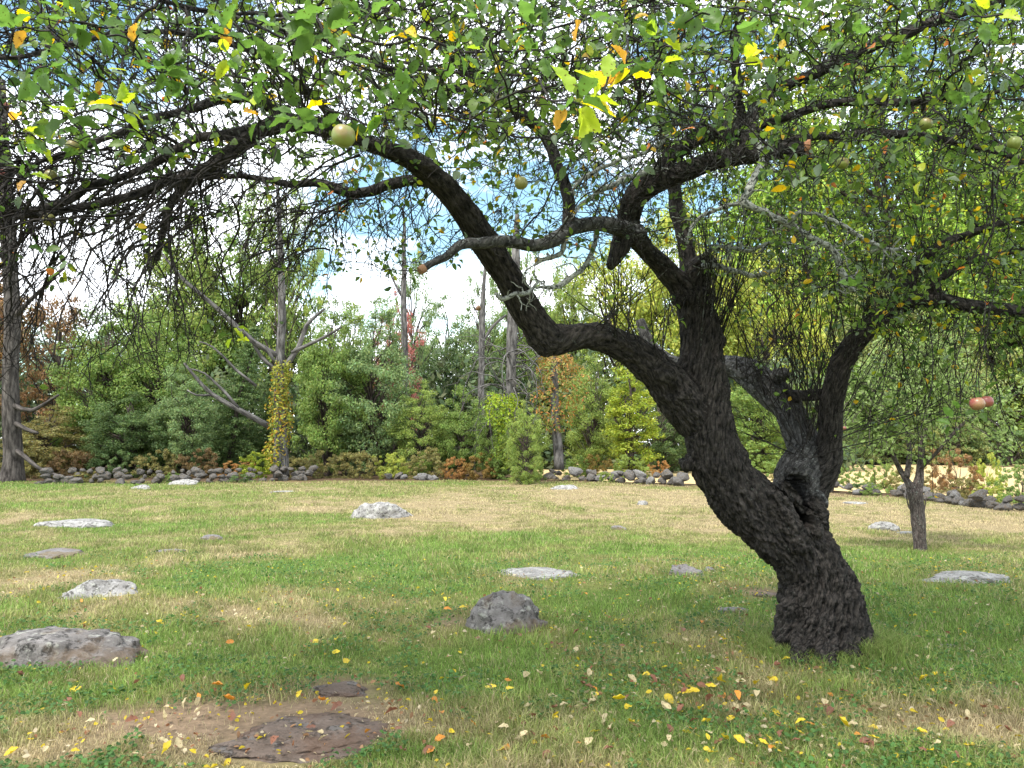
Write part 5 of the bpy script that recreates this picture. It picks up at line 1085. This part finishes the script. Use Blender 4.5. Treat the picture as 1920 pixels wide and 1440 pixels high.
FM = [fallen_mesh(i, c_, f_) for i, (c_, f_) in enumerate([(-.5, 1.0), (.6, 2.2), (-.9, 3.0), (.2, .4), (1.1, 1.5)])]
KINDS = {'yellow': ((.60, .44, .03), 'yellow fallen leaf'), 'orange': ((.55, .22, .035), 'orange fallen leaf'), 'cream': ((.46, .38, .22), 'cream dried leaf'), 'brown': ((.20, .085, .05), 'reddish-brown dead leaf')}
FIX = [(1355, 1290, 'yellow'), (1290, 1315, 'yellow'), (1300, 1312, 'yellow'), (1447, 1287, 'yellow'), (1452, 1292, 'yellow'), (1420, 1300, 'yellow'), (1370, 1360, 'yellow'), (1328, 1370, 'yellow'), (1255, 1322, 'yellow'), (1583, 1378, 'yellow'), (1733, 1286, 'yellow'), (1725, 1390, 'yellow'), (955, 1305, 'yellow'), (950, 1420, 'orange'), (938, 1425, 'yellow'),
       (408, 1298, 'orange'), (465, 1308, 'yellow'), (430, 1325, 'orange'), (592, 1212, 'yellow'), (630, 1235, 'yellow'), (430, 1216, 'orange'), (648, 1250, 'yellow'), (296, 1176, 'yellow'), (812, 1118, 'yellow'), (140, 1303, 'yellow'), (603, 1325, 'orange'), (748, 1305, 'orange'), (870, 1150, 'yellow'), (840, 1155, 'orange'), (850, 1165, 'cream'),
       (986, 1278, 'cream'), (1010, 1277, 'cream'), (920, 1302, 'yellow'), (733, 1350, 'brown'), (245, 1365, 'brown'), (435, 1355, 'brown'), (630, 1345, 'brown'), (1185, 1285, 'cream'), (1300, 1385, 'orange'), (1160, 1330, 'yellow'), (1420, 1320, 'cream'), (1640, 1340, 'cream'), (1500, 1205, 'cream'), (1110, 1330, 'cream'), (1660, 1345, 'cream')]
rl = random.Random(4); items = [(u, v, k, .074) for (u, v, k) in FIX]
while len(items) < 285:
    if rl.random() < .8: u, v = rl.gauss(1300, 330), rl.uniform(1170, 1438)
    else: u, v = rl.uniform(0, 1100), rl.uniform(1120, 1438)
    if not (0 <= u < 1920) or (1450 < u < 1640 and v < 1225): continue
    if rl.random() > (v - 1050) / 300: continue
    items.append((u, v, rl.choices(['yellow', 'orange', 'cream', 'brown'], [3, 1.6, 5, 4])[0], rl.uniform(.042, .066)))
for (u, v, k, s) in items:
    p = G(u, v); mk_ = rl.randrange(5); lm = min(LAND, key=lambda q: (q[0] - u) ** 2 / 4 + (q[1] - v) ** 2); where = lm[2] + (', farther' if v < lm[1] - 25 else ', nearer' if v > lm[1] + 25 else ',') + (' west' if u < lm[0] - 60 else ' east' if u > lm[0] + 60 else ' middle') + ''
    o = link('fallen_leaf', FM[mk_], None, ('large ' if s > .055 else 'small ') + ['', 'folded ', 'creased ', 'flat ', 'curled '][mk_] + KINDS[k][1] + ' ' + where, 'leaf', k + ' leaves fallen on the grass', loc=(p[0], p[1], p[2] + rl.uniform(.03, .055)))
    s *= rl.uniform(.85, 1.1); o.scale = (s, s, s); o.rotation_euler = (rl.gauss(0, .35), rl.gauss(0, .35), rl.uniform(0, 6.28)); f_ = rl.uniform(.75, 1.1); o.color = (*[c * f_ for c in KINDS[k][0]], 1)
# crumbs of older litter, past counting
r = np.random.default_rng(31); nb = 16000; y = 2.8 + 7.5 * r.random(nb) ** 1.2; x = r.uniform(-1, 1, nb) * (y * .8 + .5); uu, vv, _ = proj(np.stack([x, y, 0 * y], 1)); wgt = np.clip(dryness(x, y) * .6 + .5 * np.exp(-((uu - 1450) / 450) ** 2), .12, 1); k = (r.random(nb) < wgt); x, y = x[k], y[k]; n = len(x)
P = np.stack([x, y, gh(x, y) + r.uniform(.012, .05, n)], 1); D = nrmz(np.stack([r.normal(size=n), r.normal(size=n), r.normal(0, .3, n)], 1)); Ls = r.uniform(.014, .042, n); pal = np.array([(.22, .10, .05), (.42, .33, .2), (.30, .17, .09), (.50, .42, .28), (.50, .38, .04), (.55, .42, .04)])
V, F, C = leaves_arr(P, D, r.normal(0, .5, (n, 3)) + (0, 0, 1), Ls, Ls * .6, pal[r.integers(0, 6, n)] * r.uniform(.6, 1.1, (n, 1)), r.uniform(-1, 1, n), fold=r.uniform(.5, 3, n)); link('leaf_litter', mkmesh('leaf_litter', V, F, M_grass, C, True), kind='stuff')
